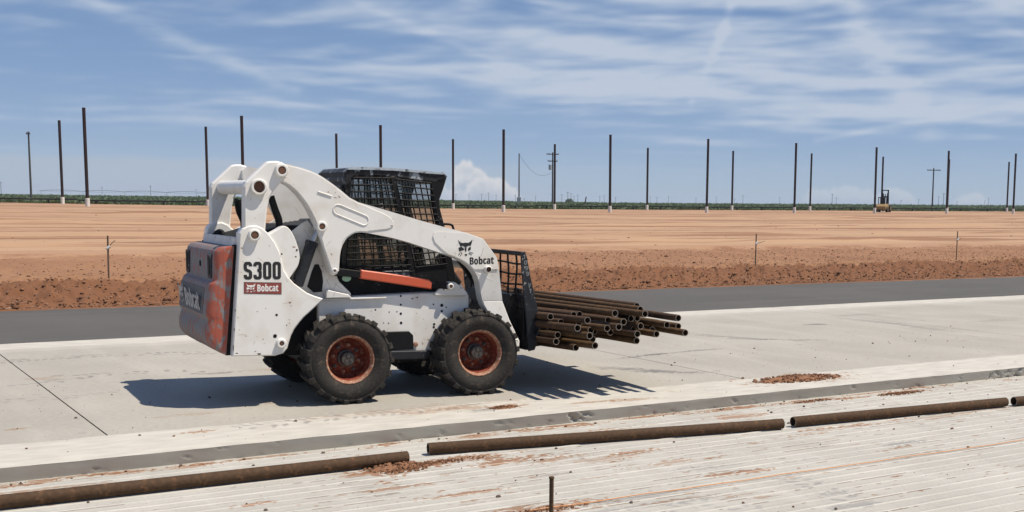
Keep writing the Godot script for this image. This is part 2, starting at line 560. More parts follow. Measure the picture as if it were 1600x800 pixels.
	f.uv1_scale = Vector3(0.0045, 0.05, 0.055)
	var cr := tmat("crop_soil", tex2(256, 134, 0.03, 0.01, lin(0.050, 0.080, 0.032), lin(0.038, 0.062, 0.027), lin(0.085, 0.105, 0.045), 0.55, 0.2), 0.01, 0.95, 0.0, true)
	cr.uv1_scale = Vector3(0.004, 0.05, 0.02)
	for k in 3:
		var lf := mat("leaf_%d" % k, [lin(0.062, 0.088, 0.046), lin(0.050, 0.072, 0.038), lin(0.105, 0.120, 0.062)][k], 0.8)
		lf.backlight_enabled = true
		lf.backlight = lin(0.05, 0.08, 0.02)
	# pale concrete on its raw side
	var cf := tmat("cast_concrete_side", tex2(512, 144, 0.06, 0.03, lin(0.378, 0.361, 0.322), lin(0.355, 0.339, 0.300), lin(0.378, 0.361, 0.322), 0.72, 0.05), 1.6, 0.95, 0.0, true)

# ---------------------------------------------------------------- painted-in matter on the ground: stains, soil, tyre marks
class Map:
	var im: Image
	var x0: float
	var z0: float
	var sx: float
	var sz: float
	func _init(w: int, h: int, ax: float, bx: float, az: float, bz: float) -> void:
		im = Image.create(w, h, false, Image.FORMAT_RGB8)
		x0 = ax
		z0 = az
		sx = w / (bx - ax)
		sz = h / (bz - az)
	func uv(p: Vector3) -> Vector2:
		return Vector2((p.x - x0) * sx / im.get_width(), (p.z - z0) * sz / im.get_height())
	func spot(n: FastNoiseLite, x: float, z: float, rx: float, rz: float, turn: float, col: Color, much: float, ragged: float) -> void:
		var c := cos(turn)
		var s := sin(turn)
		var R := maxf(rx, rz) * 1.6
		for j in range(maxi(0, int((z - R - z0) * sz)), mini(im.get_height(), int((z + R - z0) * sz) + 1)):
			for i in range(maxi(0, int((x - R - x0) * sx)), mini(im.get_width(), int((x + R - x0) * sx) + 1)):
				var px := i / sx + x0 - x
				var pz := j / sz + z0 - z
				var d := sqrt(pow((px * c + pz * s) / rx, 2.0) + pow((-px * s + pz * c) / rz, 2.0))
				if d > 1.7: continue
				var v := n.get_noise_2d((px + x) * 14.0, (pz + z) * 36.0) * ragged + n.get_noise_2d((px + x) * 110.0, (pz + z) * 190.0) * ragged * 1.1
				var k := clampf((0.9 - d + v) * 6.0, 0.0, 1.0) * much
				if k > 0.0: im.set_pixel(i, j, im.get_pixel(i, j).lerp(col, k))

func base_map(mp: Map, sd: int, ca: Color, cb: Color, cc: Color) -> void:
	var w := mp.im.get_width()
	var h := mp.im.get_height()
	var n := FastNoiseLite.new()
	n.seed = sd
	n.frequency = 0.006
	n.fractal_octaves = 5
	var A := n.get_image(w, h)
	A.convert(Image.FORMAT_L8)
	n.seed = sd + 1
	n.frequency = 0.02
	n.fractal_octaves = 5
	var B := n.get_image(w, h / 5)
	B.resize(w, h)
	B.convert(Image.FORMAT_L8)
	n.seed = sd + 2
	n.frequency = 0.2
	var C := n.get_image(w, h)
	C.convert(Image.FORMAT_L8)
	var a := A.get_data()
	var b := B.get_data()
	var c := C.get_data()
	var out := PackedByteArray()
	out.resize(w * h * 3)
	for i in w * h:
		var col := ca.lerp(cb, a[i] / 255.0).lerp(cc, clampf((b[i] / 255.0 - 0.5) * 1.1, 0.0, 0.6))
		var k := 0.955 + c[i] / 255.0 * 0.09
		out[i * 3] = int(clampf(col.r * k, 0, 1) * 255)
		out[i * 3 + 1] = int(clampf(col.g * k, 0, 1) * 255)
		out[i * 3 + 2] = int(clampf(col.b * k, 0, 1) * 255)
	mp.im = Image.create_from_data(w, h, false, Image.FORMAT_RGB8, out)

func map_material(called: String, mp: Map, rough: float, bump_cm: float) -> StandardMaterial3D:
	var m := mat(called, Color.WHITE, rough)
	m.albedo_texture = ImageTexture.create_from_image(mp.im)
	m.texture_repeat = false
	return m

const ZEDGE := -9.15
const ZSTRIP := -10.0
const ZFAR := -15.95
const ZROAD := -16.95
const ZDIRT := -21.93
const YLOW := -0.112

func tread(mp: Map, pts: Array, width: float, col: Color, much: float, sd: int) -> void:
	# the print of a lugged tyre: slanted bars across a path
	var r := RandomNumberGenerator.new()
	r.seed = sd
	for i in pts.size() - 1:
		var a: Vector2 = pts[i]
		var b: Vector2 = pts[i + 1]
		var n := int((b - a).length() / 0.085)
		for k in n:
			var p := a.lerp(b, float(k) / n)
			var d := (b - a).normalized()
			for s in [-1.0, 1.0]:
				if r.randf() < 0.3: continue
				var cpos: Vector2 = p + Vector2(-d.y, d.x) * s * width * 0.27 + d * s * 0.04
				mp.spot(NZ, cpos.x, cpos.y, 0.03, width * 0.26, atan2(d.y, d.x) + s * 0.5, col, much * r.randf_range(0.4, 1.0), 0.5)

func build_pavement() -> void:
	NZ.seed = 77
	NZ.frequency = 0.11
	NZ.fractal_octaves = 4
	rng.seed = 5  # added strip that carries the painted sky sheen of the worn covering
	# --- slab in panels
	var mp := Map.new(2048, 640, 0.4, 26.0, -17.0, -9.0)
	base_map(mp, 31, lin(0.335, 0.319, 0.281), lin(0.280, 0.266, 0.234), lin(0.378, 0.361, 0.322))
	var soil := lin(0.20, 0.094, 0.046)
	var grey := lin(0.13, 0.125, 0.12)
	# brushed pale laitance along both edges
	for i in mp.im.get_width():
		var x := i / mp.sx + mp.x0
		var e1 := ZSTRIP + NZ.get_noise_2d(x * 14.0, 3.0) * 0.05
		var e2 := ZFAR + NZ.get_noise_2d(x * 9.0, 60.0) * 0.10
		for j in mp.im.get_height():
			var z := j / mp.sz + mp.z0
			var k := 0.0
			if z > e1: k = sm01(0.0, 0.03, z - e1) * (0.8 + NZ.get_noise_2d(x * 20.0, z * 60.0) * 0.45)
			elif z < e2: k = (0.35 * sm01(0.0, 0.12, e2 - z) + 0.6 * sm01(0.32, 0.40, e2 - z)) * (0.8 + NZ.get_noise_2d(x * 20.0, z * 60.0) * 0.5)
			if k > 0.0: mp.im.set_pixel(i, j, mp.im.get_pixel(i, j).lerp(lin(0.455, 0.438, 0.392), clampf(k, 0.0, 1.0)))
	# tyre prints
	var g := func(u: float, v: float) -> Vector2:
		var p := ground(u, v)
		return Vector2(p.x, p.z)
	tread(mp, [g.call(-20, 567), g.call(60, 561), g.call(150, 556), g.call(250, 552), g.call(340, 551)], 0.30, grey, 0.60, 1)
	tread(mp, [g.call(30, 603), g.call(80, 597), g.call(130, 588), g.call(190, 583), g.call(260, 581), g.call(330, 583)], 0.28, grey, 0.70, 2)
	tread(mp, [g.call(-20, 628), g.call(60, 623), g.call(140, 618), g.call(200, 612)], 0.25, grey, 0.30, 3)
	tread(mp, [g.call(380, 668), g.call(480, 657), g.call(600, 646), g.call(700, 637), g.call(790, 630)], 0.3, grey, 0.5, 4)
	for k in [[920, 571, 1020, 580, 1110, 582], [960, 561, 1030, 553, 1120, 545], [1290, 494, 1400, 506, 1500, 520], [1060, 520, 1180, 530, 1300, 532]]:
		for t in 34:
			var s := t / 33.0
			var p: Vector2 = g.call(k[0], k[1]).lerp(g.call(k[2], k[3]), s * 2.0) if s < 0.5 else g.call(k[2], k[3]).lerp(g.call(k[4], k[5]), s * 2.0 - 1.0)
			mp.spot(NZ, p.x, p.y, 0.16, 0.05, 0.0, grey, 0.42 * sin(s * PI), 0.9)
	# soil dropped and driven out thin, oil and damp patches
	for k in [[790, 636, 0.16, 0.09, 0.85], [470, 575, 0.4, 0.14, 0.25], [700, 640, 0.5, 0.12, 0.3], [640, 640, 0.9, 0.14, 0.16], [1245, 591, 0.62, 0.24, 0.75], [860, 620, 0.3, 0.08, 0.35], [990, 624, 0.25, 0.07, 0.35], [920, 628, 0.3, 0.06, 0.4], [310, 675, 0.12, 0.05, 0.6], [280, 648, 0.25, 0.08, 0.2], [60, 592, 0.25, 0.15, 0.22], [20, 671, 0.1, 0.05, 0.4], [1340, 604, 0.5, 0.10, 0.3]]:
		var p: Vector2 = g.call(k[0], k[1])
		mp.spot(NZ, p.x, p.y, k[2], k[3], 0.0, soil, k[4], 1.1)
	for k in [[345, 583, 0.16, 0.08, 0.5], [1276, 507, 0.22, 0.10, 0.6], [760, 640, 0.2, 0.08, 0.3], [1340, 492, 0.6, 0.2, 0.18], [1560, 500, 0.7, 0.2, 0.16]]:
		var p: Vector2 = g.call(k[0], k[1])
		mp.spot(NZ, p.x, p.y, k[2], k[3], 0.0, lin(0.10, 0.095, 0.09), k[4], 0.8)
	for k in 130:
		mp.spot(NZ, rng.randf_range(0.6, 20.0), rng.randf_range(-15.8, -9.2), rng.randf_range(0.02, 0.10), rng.randf_range(0.01, 0.035), 0.0, soil if rng.randf() < 0.4 else grey, rng.randf_range(0.15, 0.5), 1.0)
	var cm := map_material("broomed_concrete", mp, 0.9, 0.0)
	bump(cm, null, 0.0)
	cm.heightmap_enabled = false
	var root := Node3D.new()
	root.name = "concrete_pavement"
	add_child(root)
	structure(root, "pale new concrete pavement slab with pale brushed edges")
	var uvf := func(p: Vector3) -> Vector2: return mp.uv(p)
	var joints := [-40.0, -10.9, -4.47, 1.955, 8.335, 14.75, 21.15, 27.6, 34.0, 40.5, 47.0, 60.0]
	for k in joints.size() - 1:
		var a: float = joints[k] + 0.006
		var b: float = joints[k + 1] - 0.006
		var o := put("slab_panel", sheet(24, 20, func(s: float, t: float) -> Vector3:
			var x := lerpf(a, b, s)
			var z := lerpf(ZROAD, ZSTRIP, t)
			var e := minf(minf(x - a, b - x), ZSTRIP - z if t > 0.99 else 1.0)
			return Vector3(x, NZ.get_noise_2d(x * 1.5, z * 1.5) * 0.004 - (0.003 if e < 0.001 else 0.0), z), uvf), cm, root)
		o.name = "slab_panel"
	# edge strip runs unbroken
	put("edge_strip", sheet(420, 8, func(s: float, t: float) -> Vector3:
		var x := lerpf(-6.0, 26.0, s)
		var z := lerpf(ZSTRIP, ZEDGE, t)
		return Vector3(x, NZ.get_noise_2d(x * 3.0, z * 3.0) * 0.004 + (NZ.get_noise_2d(x * 17.0, 7.0) * 0.005 - 0.008 if t > 0.99 else 0.0), z + (NZ.get_noise_2d(x * 11.0, 2.0) * 0.007 if t > 0.99 else 0.0)), uvf), cm, root)
	put("edge_strip_end", sheet(60, 2, func(s: float, t: float) -> Vector3: return Vector3(lerpf(26.0, 70.0, s), 0.0, lerpf(ZSTRIP, ZEDGE, t)), uvf), cm, root)
	# raw cast side, pocked and broken
	put("slab_side", sheet(1300, 10, func(s: float, t: float) -> Vector3:
		var x := lerpf(-6.0, 26.0, s)
		var y := lerpf(-0.010, YLOW - 0.02, t)
		var z := ZEDGE + NZ.get_noise_2d(x * 11.0, 2.0) * 0.007 - t * 0.027
		if t > 0.02:
			z += NZ.get_noise_2d(x * 13.0, y * 40.0) * 0.002 - maxf(0.0, NZ.get_noise_2d(x * 47.0 + 90.0, y * 70.0) - 0.40) * 0.03
			if x > 11.3 or absf(x - 5.75) < 0.13: z -= maxf(0.0, NZ.get_noise_2d(x * 80.0, y * 80.0)) * 0.07
		else:
			y = NZ.get_noise_2d(x * 17.0, 7.0) * 0.005 - 0.008
		return Vector3(x, y, z)), M.cast_concrete_side, root)
	var bs := mb()
	box(bs, Vector3(10, -0.13, (ZROAD + ZEDGE) * 0.5 - 0.1), Vector3(100, 0.14, ZEDGE - ZROAD - 0.35))
	obj("slab_core", bs, mat("slab_concrete", lin(0.378, 0.361, 0.322), 0.95), root)
	# --- dark lane behind
	var mr := Map.new(1024, 256, -10.0, 50.0, -22.2, -16.9)
	base_map(mr, 41, lin(0.073, 0.069, 0.062), lin(0.061, 0.058, 0.052), lin(0.086, 0.081, 0.073))
	for k in 60:
		mr.spot(NZ, rng.randf_range(0.0, 34.0), rng.randf_range(-21.5, -17.2), rng.randf_range(0.5, 2.5), rng.randf_range(0.02, 0.09), 0.0, lin(0.125, 0.12, 0.11), rng.randf_range(0.1, 0.4), 0.8)
	for k in 30:
		mr.spot(NZ, rng.randf_range(0.0, 34.0), ZDIRT + rng.randf_range(-0.05, 0.12), rng.randf_range(0.3, 1.0), rng.randf_range(0.02, 0.08), 0.0, lin(0.25, 0.12, 0.065), 0.8, 1.0)
	var lane := put("dark_lane", sheet(120, 12, func(s: float, t: float) -> Vector3:
		var x := lerpf(-60.0, 120.0, s)
		var z := lerpf(ZDIRT - 0.8, ZROAD, t)
		return Vector3(x, -0.012 + NZ.get_noise_2d(x, z) * 0.004, z + (NZ.get_noise_2d(x * 8.0, 5.0) * 0.02 if t > 0.99 else 0.0)), func(p: Vector3) -> Vector2: return mr.uv(p)), map_material("fresh_dark_pavement", mr, 0.85, 0.0))
	structure(lane, "dark grey fresh paved lane along the red dirt bank")
	build_low_pavement()

func build_low_pavement() -> void:
	# --- lower pavement with raised lines along the road
	var mp := Map.new(2048, 768, 0.0, 16.0, -9.3, -3.3)
	base_map(mp, 51, lin(0.385, 0.374, 0.340), lin(0.325, 0.315, 0.284), lin(0.44, 0.428, 0.394))
	var soil := lin(0.190, 0.085, 0.039)
	var pale_soil := lin(0.24, 0.135, 0.082)
	var g := func(u: float, v: float) -> Vector2:
		var p := ground(u, v, YLOW)
		return Vector2(p.x, p.z)
	for k in [[620, 732, 0.24, 0.16, 0.95], [560, 742, 0.16, 0.05, 0.8], [600, 755, 0.10, 0.06, 0.8], [690, 722, 0.5, 0.10, 0.85], [800, 720, 0.32, 0.08, 0.8], [860, 718, 0.25, 0.06, 0.5], [1000, 706, 0.24, 0.06, 0.9], [1050, 722, 0.30, 0.06, 0.5], [960, 716, 0.5, 0.08, 0.35], [395, 788, 0.10, 0.035, 0.95], [850, 796, 0.4, 0.10, 0.7], [720, 772, 0.25, 0.03, 0.7], [620, 762, 0.2, 0.03, 0.7], [600, 640, 0.2, 0.08, 0.8], [870, 668, 0.35, 0.05, 0.7], [1000, 652, 0.45, 0.05, 0.7], [900, 676, 0.4, 0.04, 0.6], [1150, 650, 0.35, 0.08, 0.7], [1270, 626, 0.35, 0.05, 0.9], [1410, 614, 0.4, 0.06, 0.95], [1330, 622, 0.3, 0.05, 0.7], [1300, 668, 0.25, 0.035, 0.85], [1370, 662, 0.22, 0.03, 0.85], [1400, 656, 0.22, 0.03, 0.7], [1490, 648, 0.6, 0.06, 0.35], [1180, 735, 0.20, 0.05, 0.75], [1130, 740, 0.16, 0.04, 0.7], [1190, 733, 0.14, 0.03, 0.7], [1260, 678, 0.3, 0.03, 0.5], [470, 728, 0.4, 0.03, 0.5], [180, 762, 0.4, 0.03, 0.4], [60, 765, 0.5, 0.03, 0.5], [270, 730, 0.5, 0.03, 0.5], [1110, 715, 0.12, 0.03, 0.7], [1400, 700, 0.15, 0.03, 0.6]]:
		var p: Vector2 = g.call(k[0], k[1])
		mp.spot(NZ, p.x, p.y, k[2], k[3], 0.0, soil if rng.randf() < 0.7 else pale_soil, k[4], 1.6)
	# soil swept in along the foot of the slab
	for k in 70:
		mp.spot(NZ, rng.randf_range(0.5, 15.0), ZEDGE + rng.randf_range(0.02, 0.16), rng.randf_range(0.06, 0.4), rng.randf_range(0.01, 0.045), 0.0, soil, rng.randf_range(0.3, 0.9), 1.1)
	for k in [[1010, 790, 0.4, 0.06, 0.35], [990, 778, 0.5, 0.05, 0.3], [1300, 770, 0.16, 0.05, 0.4], [1330, 790, 0.2, 0.05, 0.4], [1420, 692, 0.25, 0.04, 0.5], [1340, 700, 0.06, 0.02, 0.9], [1250, 720, 0.2, 0.05, 0.3], [1100, 730, 0.3, 0.06, 0.3]]:
		var p: Vector2 = g.call(k[0], k[1])
		mp.spot(NZ, p.x, p.y, k[2], k[3], 0.0, lin(0.15, 0.15, 0.15), k[4], 1.1)
	tread(mp, [g.call(1225, 745), g.call(1270, 758), g.call(1320, 778), g.call(1370, 810)], 0.26, lin(0.14, 0.14, 0.14), 0.5, 9)
	tread(mp, [g.call(980, 810), g.call(1100, 785), g.call(1210, 800)], 0.26, lin(0.16, 0.16, 0.165), 0.4, 10)
	for k in 70:
		var cl: Vector2 = g.call(rng.randf_range(520, 1330), rng.randf_range(660, 790))
		mp.spot(NZ, cl.x, cl.y, rng.randf_range(0.03, 0.14), rng.randf_range(0.008, 0.026), 0.0, [soil, lin(0.20, 0.16, 0.13), lin(0.18, 0.15, 0.13)][rng.randi() % 3], rng.randf_range(0.15, 0.6), 1.3)
	for k in 620:
		mp.spot(NZ, rng.randf_range(0.5, 14.0), rng.randf_range(-9.1, -5.4), rng.randf_range(0.01, 0.05), rng.randf_range(0.006, 0.016), 0.0, soil if rng.randf() < 0.6 else lin(0.16, 0.13, 0.11), rng.randf_range(0.3, 0.9), 1.0)
	# ragged dark dashes in the slots beside the raised lines
	var pitch := 0.15
	for i in mp.im.get_width():
		var x := i / mp.sx + mp.x0
		for j in mp.im.get_height():
			var z := j / mp.sz + mp.z0
			var d := fposmod(z + 9.05, pitch)
			if d > 0.020 and d < 0.034 and NZ.get_noise_2d(x * 6.0, z * 30.0) + NZ.get_noise_2d(x * 50.0, z * 30.0) * 0.6 > 0.24:
				mp.im.set_pixel(i, j, mp.im.get_pixel(i, j).lerp(lin(0.12, 0.085, 0.06), 0.75))
			elif d < 0.013:
				mp.im.set_pixel(i, j, mp.im.get_pixel(i, j).lerp(lin(0.60, 0.58, 0.53), 0.38))
	var lm := map_material("lined_concrete", mp, 0.92, 0.0)
	var root := Node3D.new()
	root.name = "lower_pavement"
	add_child(root)
	structure(root, "whitish lower concrete pavement with thin raised lines and red soil stains")
	var uvf := func(p: Vector3) -> Vector2: return mp.uv(p)
	# profile across z: flat, small ridge, flat
	var zs := []
	var z := -9.05 - pitch
	while z < -3.5:
		zs.append_array([[z - 0.001, 0.0], [z + 0.004, 1.0], [z + 0.014, 0.85], [z + 0.020, -0.35], [z + 0.032, -0.3], [z + 0.040, 0.0], [z + 0.095, 0.08]])
		z += pitch
	var nz := zs.size() - 1
	put("lined_surface", sheet(130, nz, func(s: float, t: float) -> Vector3:
		var k := roundi(t * nz)
		var x := lerpf(-1.0, 16.0, s)
		var zz: float = zs[k][0]
		var hh: float = zs[k][1]
		var r := clampf(0.62 + NZ.get_noise_2d(x * 12.0, zz * 40.0) * 1.2, 0.08, 1.2)
		return Vector3(x, YLOW + hh * 0.0042 * r + NZ.get_noise_2d(x * 4.0, zz * 4.0) * 0.002, zz + NZ.get_noise_2d(x * 9.0, floorf(zz / pitch) * 13.0) * 0.004), uvf), lm, root)
	put("near_surface", sheet(20, 4, func(s: float, t: float) -> Vector3: return Vector3(lerpf(-1.0, 16.0, s), YLOW, lerpf(-3.52, 8.0, t)), uvf), lm, root)
	for sd in [[-60.0, -1.0], [16.0, 90.0]]:
		put("side_surface", sheet(20, 4, func(s: float, t: float) -> Vector3: return Vector3(lerpf(sd[0], sd[1], s), YLOW, lerpf(-9.2, 8.0, t)), uvf), lm, root)
	# string line laid across
	var st := mb()
	var pts := []
	var a := ground(1090, 763, YLOW)
	var b := ground(1640, 684, YLOW)
	for i in 30:
		var p := (a + (a - b) * 0.35).lerp(b, i / 29.0)
		pts.append(Vector3(p.x, YLOW + 0.012 + 0.002 * sin(i * 1.7), p.z + 0.006 * sin(i * 0.9)))
	tube(st, pts, 0.0035, 6)
	tag(obj("string_line", st, M.string_orange), "thin orange string line stretched low over the lined concrete", "string")

# ---------------------------------------------------------------- earth and field
func dirt_y(x: float, z: float) -> float:
	var s := -z
	var y97 := 1.0 + 0.0042 * maxf(0.0, x - 50.0) + 0.005 * maxf(0.0, minf(50.0 - x, 60.0))
	var y := 0.27 * sm01(21.8, 23.9, s) + 0.05 * sm01(24.5, 32.0, s)
	y += (y97 - 0.3) * clampf((s - 31.0) / 66.0, 0.0, 1.0) + 0.08 * clampf((s - 97.0) / 25.0, 0.0, 1.0)
	return y

func rough_y(x: float, z: float) -> float:
	var s := -z
	var y := dirt_y(x, z)
	var lum := absf(NZ.get_noise_2d(x * 11.0, z * 14.0)) * 0.9 + NZ.get_noise_2d(x * 28.0, z * 34.0) * 0.6 + NZ.get_noise_2d(x * 70.0, z * 80.0) * 0.35 - 0.15
	var amt := 0.15 * sm01(21.9, 22.3, s) * (1.0 - sm01(24.0, 25.2, s)) + 0.045 * sm01(24.0, 25.0, s) * (1.0 - sm01(30.0, 34.0, s)) + 0.018
	y += lum * amt
	y += 0.10 * NZ.get_noise_2d(x * 2.5, 40.0) * sm01(22.2, 23.6, s) * (1.0 - sm01(24.0, 27.0, s))
	if s < 22.6: y = maxf(y, -0.05)
	# low windrows left by the grader
	for k in [[33.5, 0.10, 0.5], [38.5, 0.16, 0.7], [46.0, 0.18, 0.9], [58.0, 0.20, 1.2], [76.0, 0.22, 1.6]]:
		y += k[1] * exp(-pow((s - k[0] - NZ.get_noise_2d(x * 0.35, k[0]) * 2.2) / k[2], 2.0)) * (0.6 + NZ.get_noise_2d(x * 0.8, k[0] * 3.0))
	return y

func field_y(x: float, z: float) -> float:
	var xs := [-100.0, 60.0, 118.0, 187.0, 205.0, 274.0, 350.0, 900.0]
	var ys := [3.3, 3.36, 3.3, 2.9, 2.75, 3.16, 3.83, 4.2]
	var yc: float = ys[7]
	for i in 7:
		if x < xs[i + 1]:
			yc = lerpf(ys[i], ys[i + 1], clampf((x - xs[i]) / (xs[i + 1] - xs[i]), 0.0, 1.0))
			break
	var y0 := dirt_y(x, -122.0) - 0.05
	var zc := minf(-512.0 + 0.68 * x, -200.0)
	var t := (-122.0 - z) / (-122.0 - zc)
	if t <= 1.0: return lerpf(y0, yc - 0.75, maxf(0.0, t))
	return yc - 0.75 - minf(t - 1.0, 3.0) * 0.5

func clod_mesh(sd: int, rough := 0.35) -> ArrayMesh:
	var r := RandomNumberGenerator.new()
	r.seed = sd
	var s := SphereMesh.new()
	s.radius = 1.0
	s.height = 2.0
	s.radial_segments = 7
	s.rings = 4
	var a := s.get_mesh_arrays()
	var v: PackedVector3Array = a[Mesh.ARRAY_VERTEX]
	var n := FastNoiseLite.new()
	n.seed = sd
	n.frequency = 0.9
	var o := PackedVector3Array()
	for p in v: o.append(p * (1.0 + n.get_noise_3dv(p * 1.3) * rough * 2.0) * Vector3(1.0, 0.72, 0.9))
	var st := mb()
	var idx: PackedInt32Array = a[Mesh.ARRAY_INDEX]
	for i in idx: st.add_vertex(o[i])
	return commit(st)

func scatter(called: String, mesh: Mesh, m: Material, tfs: Array, parent: Node = null) -> MultiMeshInstance3D:
	var mm := MultiMesh.new()
	mm.transform_format = MultiMesh.TRANSFORM_3D
	mm.mesh = mesh
	mm.instance_count = tfs.size()
	for i in tfs.size(): mm.set_instance_transform(i, tfs[i])
	var o := MultiMeshInstance3D.new()
	o.name = called
	o.multimesh = mm
	o.material_override = m
	(parent if parent else self).add_child(o, true)
	o.set_meta("kind", "stuff")
	return o

func rand_tf(p: Vector3, s: float, flat := 1.0) -> Transform3D:
	var b := Basis.from_euler(Vector3(rng.randf_range(-0.5, 0.5), rng.randf() * TAU, rng.randf_range(-0.5, 0.5)))
	return Transform3D(b.scaled(Vector3(s * rng.randf_range(0.8, 1.4), s * flat, s * rng.randf_range(0.7, 1.2))), p)

func build_earth() -> void:
	rng.seed = 9
	var bm := Map.new(1024, 320, -8.0, 52.0, -36.2, -21.7)
	base_map(bm, 61, lin(0.245, 0.127, 0.062), lin(0.190, 0.091, 0.042), lin(0.29, 0.160, 0.083))
	for j in bm.im.get_height():
		var z := j / bm.sz + bm.z0
		for i in bm.im.get_width():
			var x := i / bm.sx + bm.x0
			var ed := NZ.get_noise_2d(x * 5.0, z * 7.0) * 1.1 + NZ.get_noise_2d(x * 30.0, z * 30.0) * 0.6
			# freshly turned moist soil at the cut, dry tan dust farther out
			var moist := sm01(-0.2, 0.2, z + 24.25 + ed * 0.5)
			var dry := sm01(-0.8, 0.8, -z - 33.0 + ed * 1.4)
			var c := bm.im.get_pixel(i, j)
			c = c.lerp(lin(0.135, 0.056, 0.023), moist * 0.85).lerp(lin(0.34, 0.206, 0.12), dry * 0.8)
			bm.im.set_pixel(i, j, c)
	var soil_m := map_material("bank_soil", bm, 0.97, 0.0)
	for seg in [[-21.9, -26.0, 900, 70, -4.0, 34.0, -5.0, 38.0], [-25.98, -36.0, 620, 70, -5.0, 38.0, -7.0, 50.0]]:
		var near := put("dirt_bank", sheet(seg[2], seg[3], func(s: float, t: float) -> Vector3:
			var z: float = lerpf(seg[0], seg[1], t)
			var x: float = lerpf(lerpf(seg[4], seg[6], t), lerpf(seg[5], seg[7], t), s)
			if t == 0.0 and z > -22.0: z += NZ.get_noise_2d(x * 12.0, 9.0) * 0.10
			return Vector3(x, rough_y(x, z) - (0.03 if t == 0.0 and z > -22.1 else 0.0), z), func(p: Vector3) -> Vector2: return bm.uv(p)), soil_m)
		structure(near, "red clumpy dirt bank beside the dark lane")
	var mid := put("graded_ground", sheet(260, 150, func(s: float, t: float) -> Vector3:
		var q := pow(t, 1.3)
		var z := lerpf(-35.9, -124.0, q)
		var x := lerpf(-8.0 - 40.0 * q, 52.0 + 180.0 * q, s)
		return Vector3(x, rough_y(x, z) - 0.01, z)), M.graded_dirt)
	structure(mid, "graded tan and red dirt ground behind the bank")
	for e in [[-70.0, -4.0], [34.0, 170.0]]:
		var side := put("side_ground", sheet(40, 40, func(s: float, t: float) -> Vector3:
			var x := lerpf(e[0], e[1], s)
			var z := lerpf(-21.9, -124.0, t)
			return Vector3(x, dirt_y(x, z) - 0.16 * sm01(22.0, 23.0, -z) - 0.05, z)), M.graded_dirt)
		structure(side, "")
	var field := put("crop_field", sheet(120, 120, func(s: float, t: float) -> Vector3:
		var q := pow(t, 2.0)
		var z := lerpf(-122.0, -2200.0, q)
		var x := lerpf(-120.0 - 600.0 * q, 260.0 + 2600.0 * q, s)
		return Vector3(x, field_y(x, z) + NZ.get_noise_2d(x * 0.2, z * 0.2) * 0.15, z)), M.crop_soil)
	structure(field, "green crop field stretching to the horizon")
	# clods on the bank
	for k in 3:
		var tfs := []
		for i in 9000:
			var z := -22.0 - pow(rng.randf(), 2.5) * 11.0
			var x := rng.randf_range(0.5, 32.0) + (-z - 22.0) * rng.randf() * 1.3
			var s := 0.010 + pow(rng.randf(), 3.0) * 0.026 + pow(rng.randf(), 40.0) * 0.05
			if z < -24.5: s *= 0.75
			if k == 2: s *= 0.6
			tfs.append(rand_tf(Vector3(x, rough_y(x, z) + s * 0.1, z), s, 0.8))
		var o := scatter("dirt_clods", clod_mesh(60 + k), [M.clod, M.clod_dark, M.clod_pale][k], tfs)
		tag(o, ["reddish brown clods strewn over the dirt bank", "darker moist clods strewn over the dirt bank", "pale dry crumbs strewn over the dirt bank"][k], "clods", "", "stuff")
	# further out: pale crumbs on the graded ground
	var far := []
	for i in 700:
		var z := -34.0 - pow(rng.randf(), 1.5) * 70.0
		var x := lerpf(2.0, 45.0 + (-z - 34.0) * 1.3, rng.randf())
		far.append(rand_tf(Vector3(x, rough_y(x, z) - 0.01, z), 0.012 + pow(rng.randf(), 12.0) * 0.07, 0.7))
	tag(scatter("ground_crumbs", clod_mesh(71), M.clod, far), "small clods scattered over the graded tan ground", "clods", "", "stuff")
	# crop plants
	for k in 3:
		var st := mb()
		var r := RandomNumberGenerator.new()
		r.seed = 400 + k
		for i in 12:
			var a := r.randf() * TAU
			var lean := r.randf_range(0.15, 0.8)
			var h := r.randf_range(0.25, 0.55)
			var d := Vector3(cos(a), 0, sin(a))
			var b := d * r.randf() * 0.25
			var w := Vector3(-d.z, 0, d.x) * r.randf_range(0.03, 0.07)
			var mid_p := b + d * lean * h * 0.4 + Vector3(0, h * 0.7, 0)
			var tip := b + d * lean * h + Vector3(0, h, 0)
			quad(st, b - w * 0.4, b + w * 0.4, mid_p + w, mid_p - w)
			tri(st, mid_p - w, mid_p + w, tip)
		var me := commit(st)
		var tfs := []
		for i in 11000:
			var z := -123.0 - pow(rng.randf(), 1.7) * 260.0
			z = roundf(z / 1.0) * 1.0 + rng.randf_range(-0.15, 0.15)
			var x := lerpf(-z * 0.06 - 10.0, -z * 1.45 + 15.0, rng.randf())
			if k == 2 and NZ.get_noise_2d(x * 0.4, z * 0.6) < 0.05: continue
			tfs.append(rand_tf(Vector3(x, field_y(x, z), z), rng.randf_range(0.7, 1.4), rng.randf_range(0.35, 0.75)))
		tag(scatter("crop_plants", me, M["leaf_%d" % k], tfs), ["mid green crop plants in rows on the field", "dark green crop plants in rows on the field", "yellowish weeds patched through the field"][k], "plants", "", "stuff")

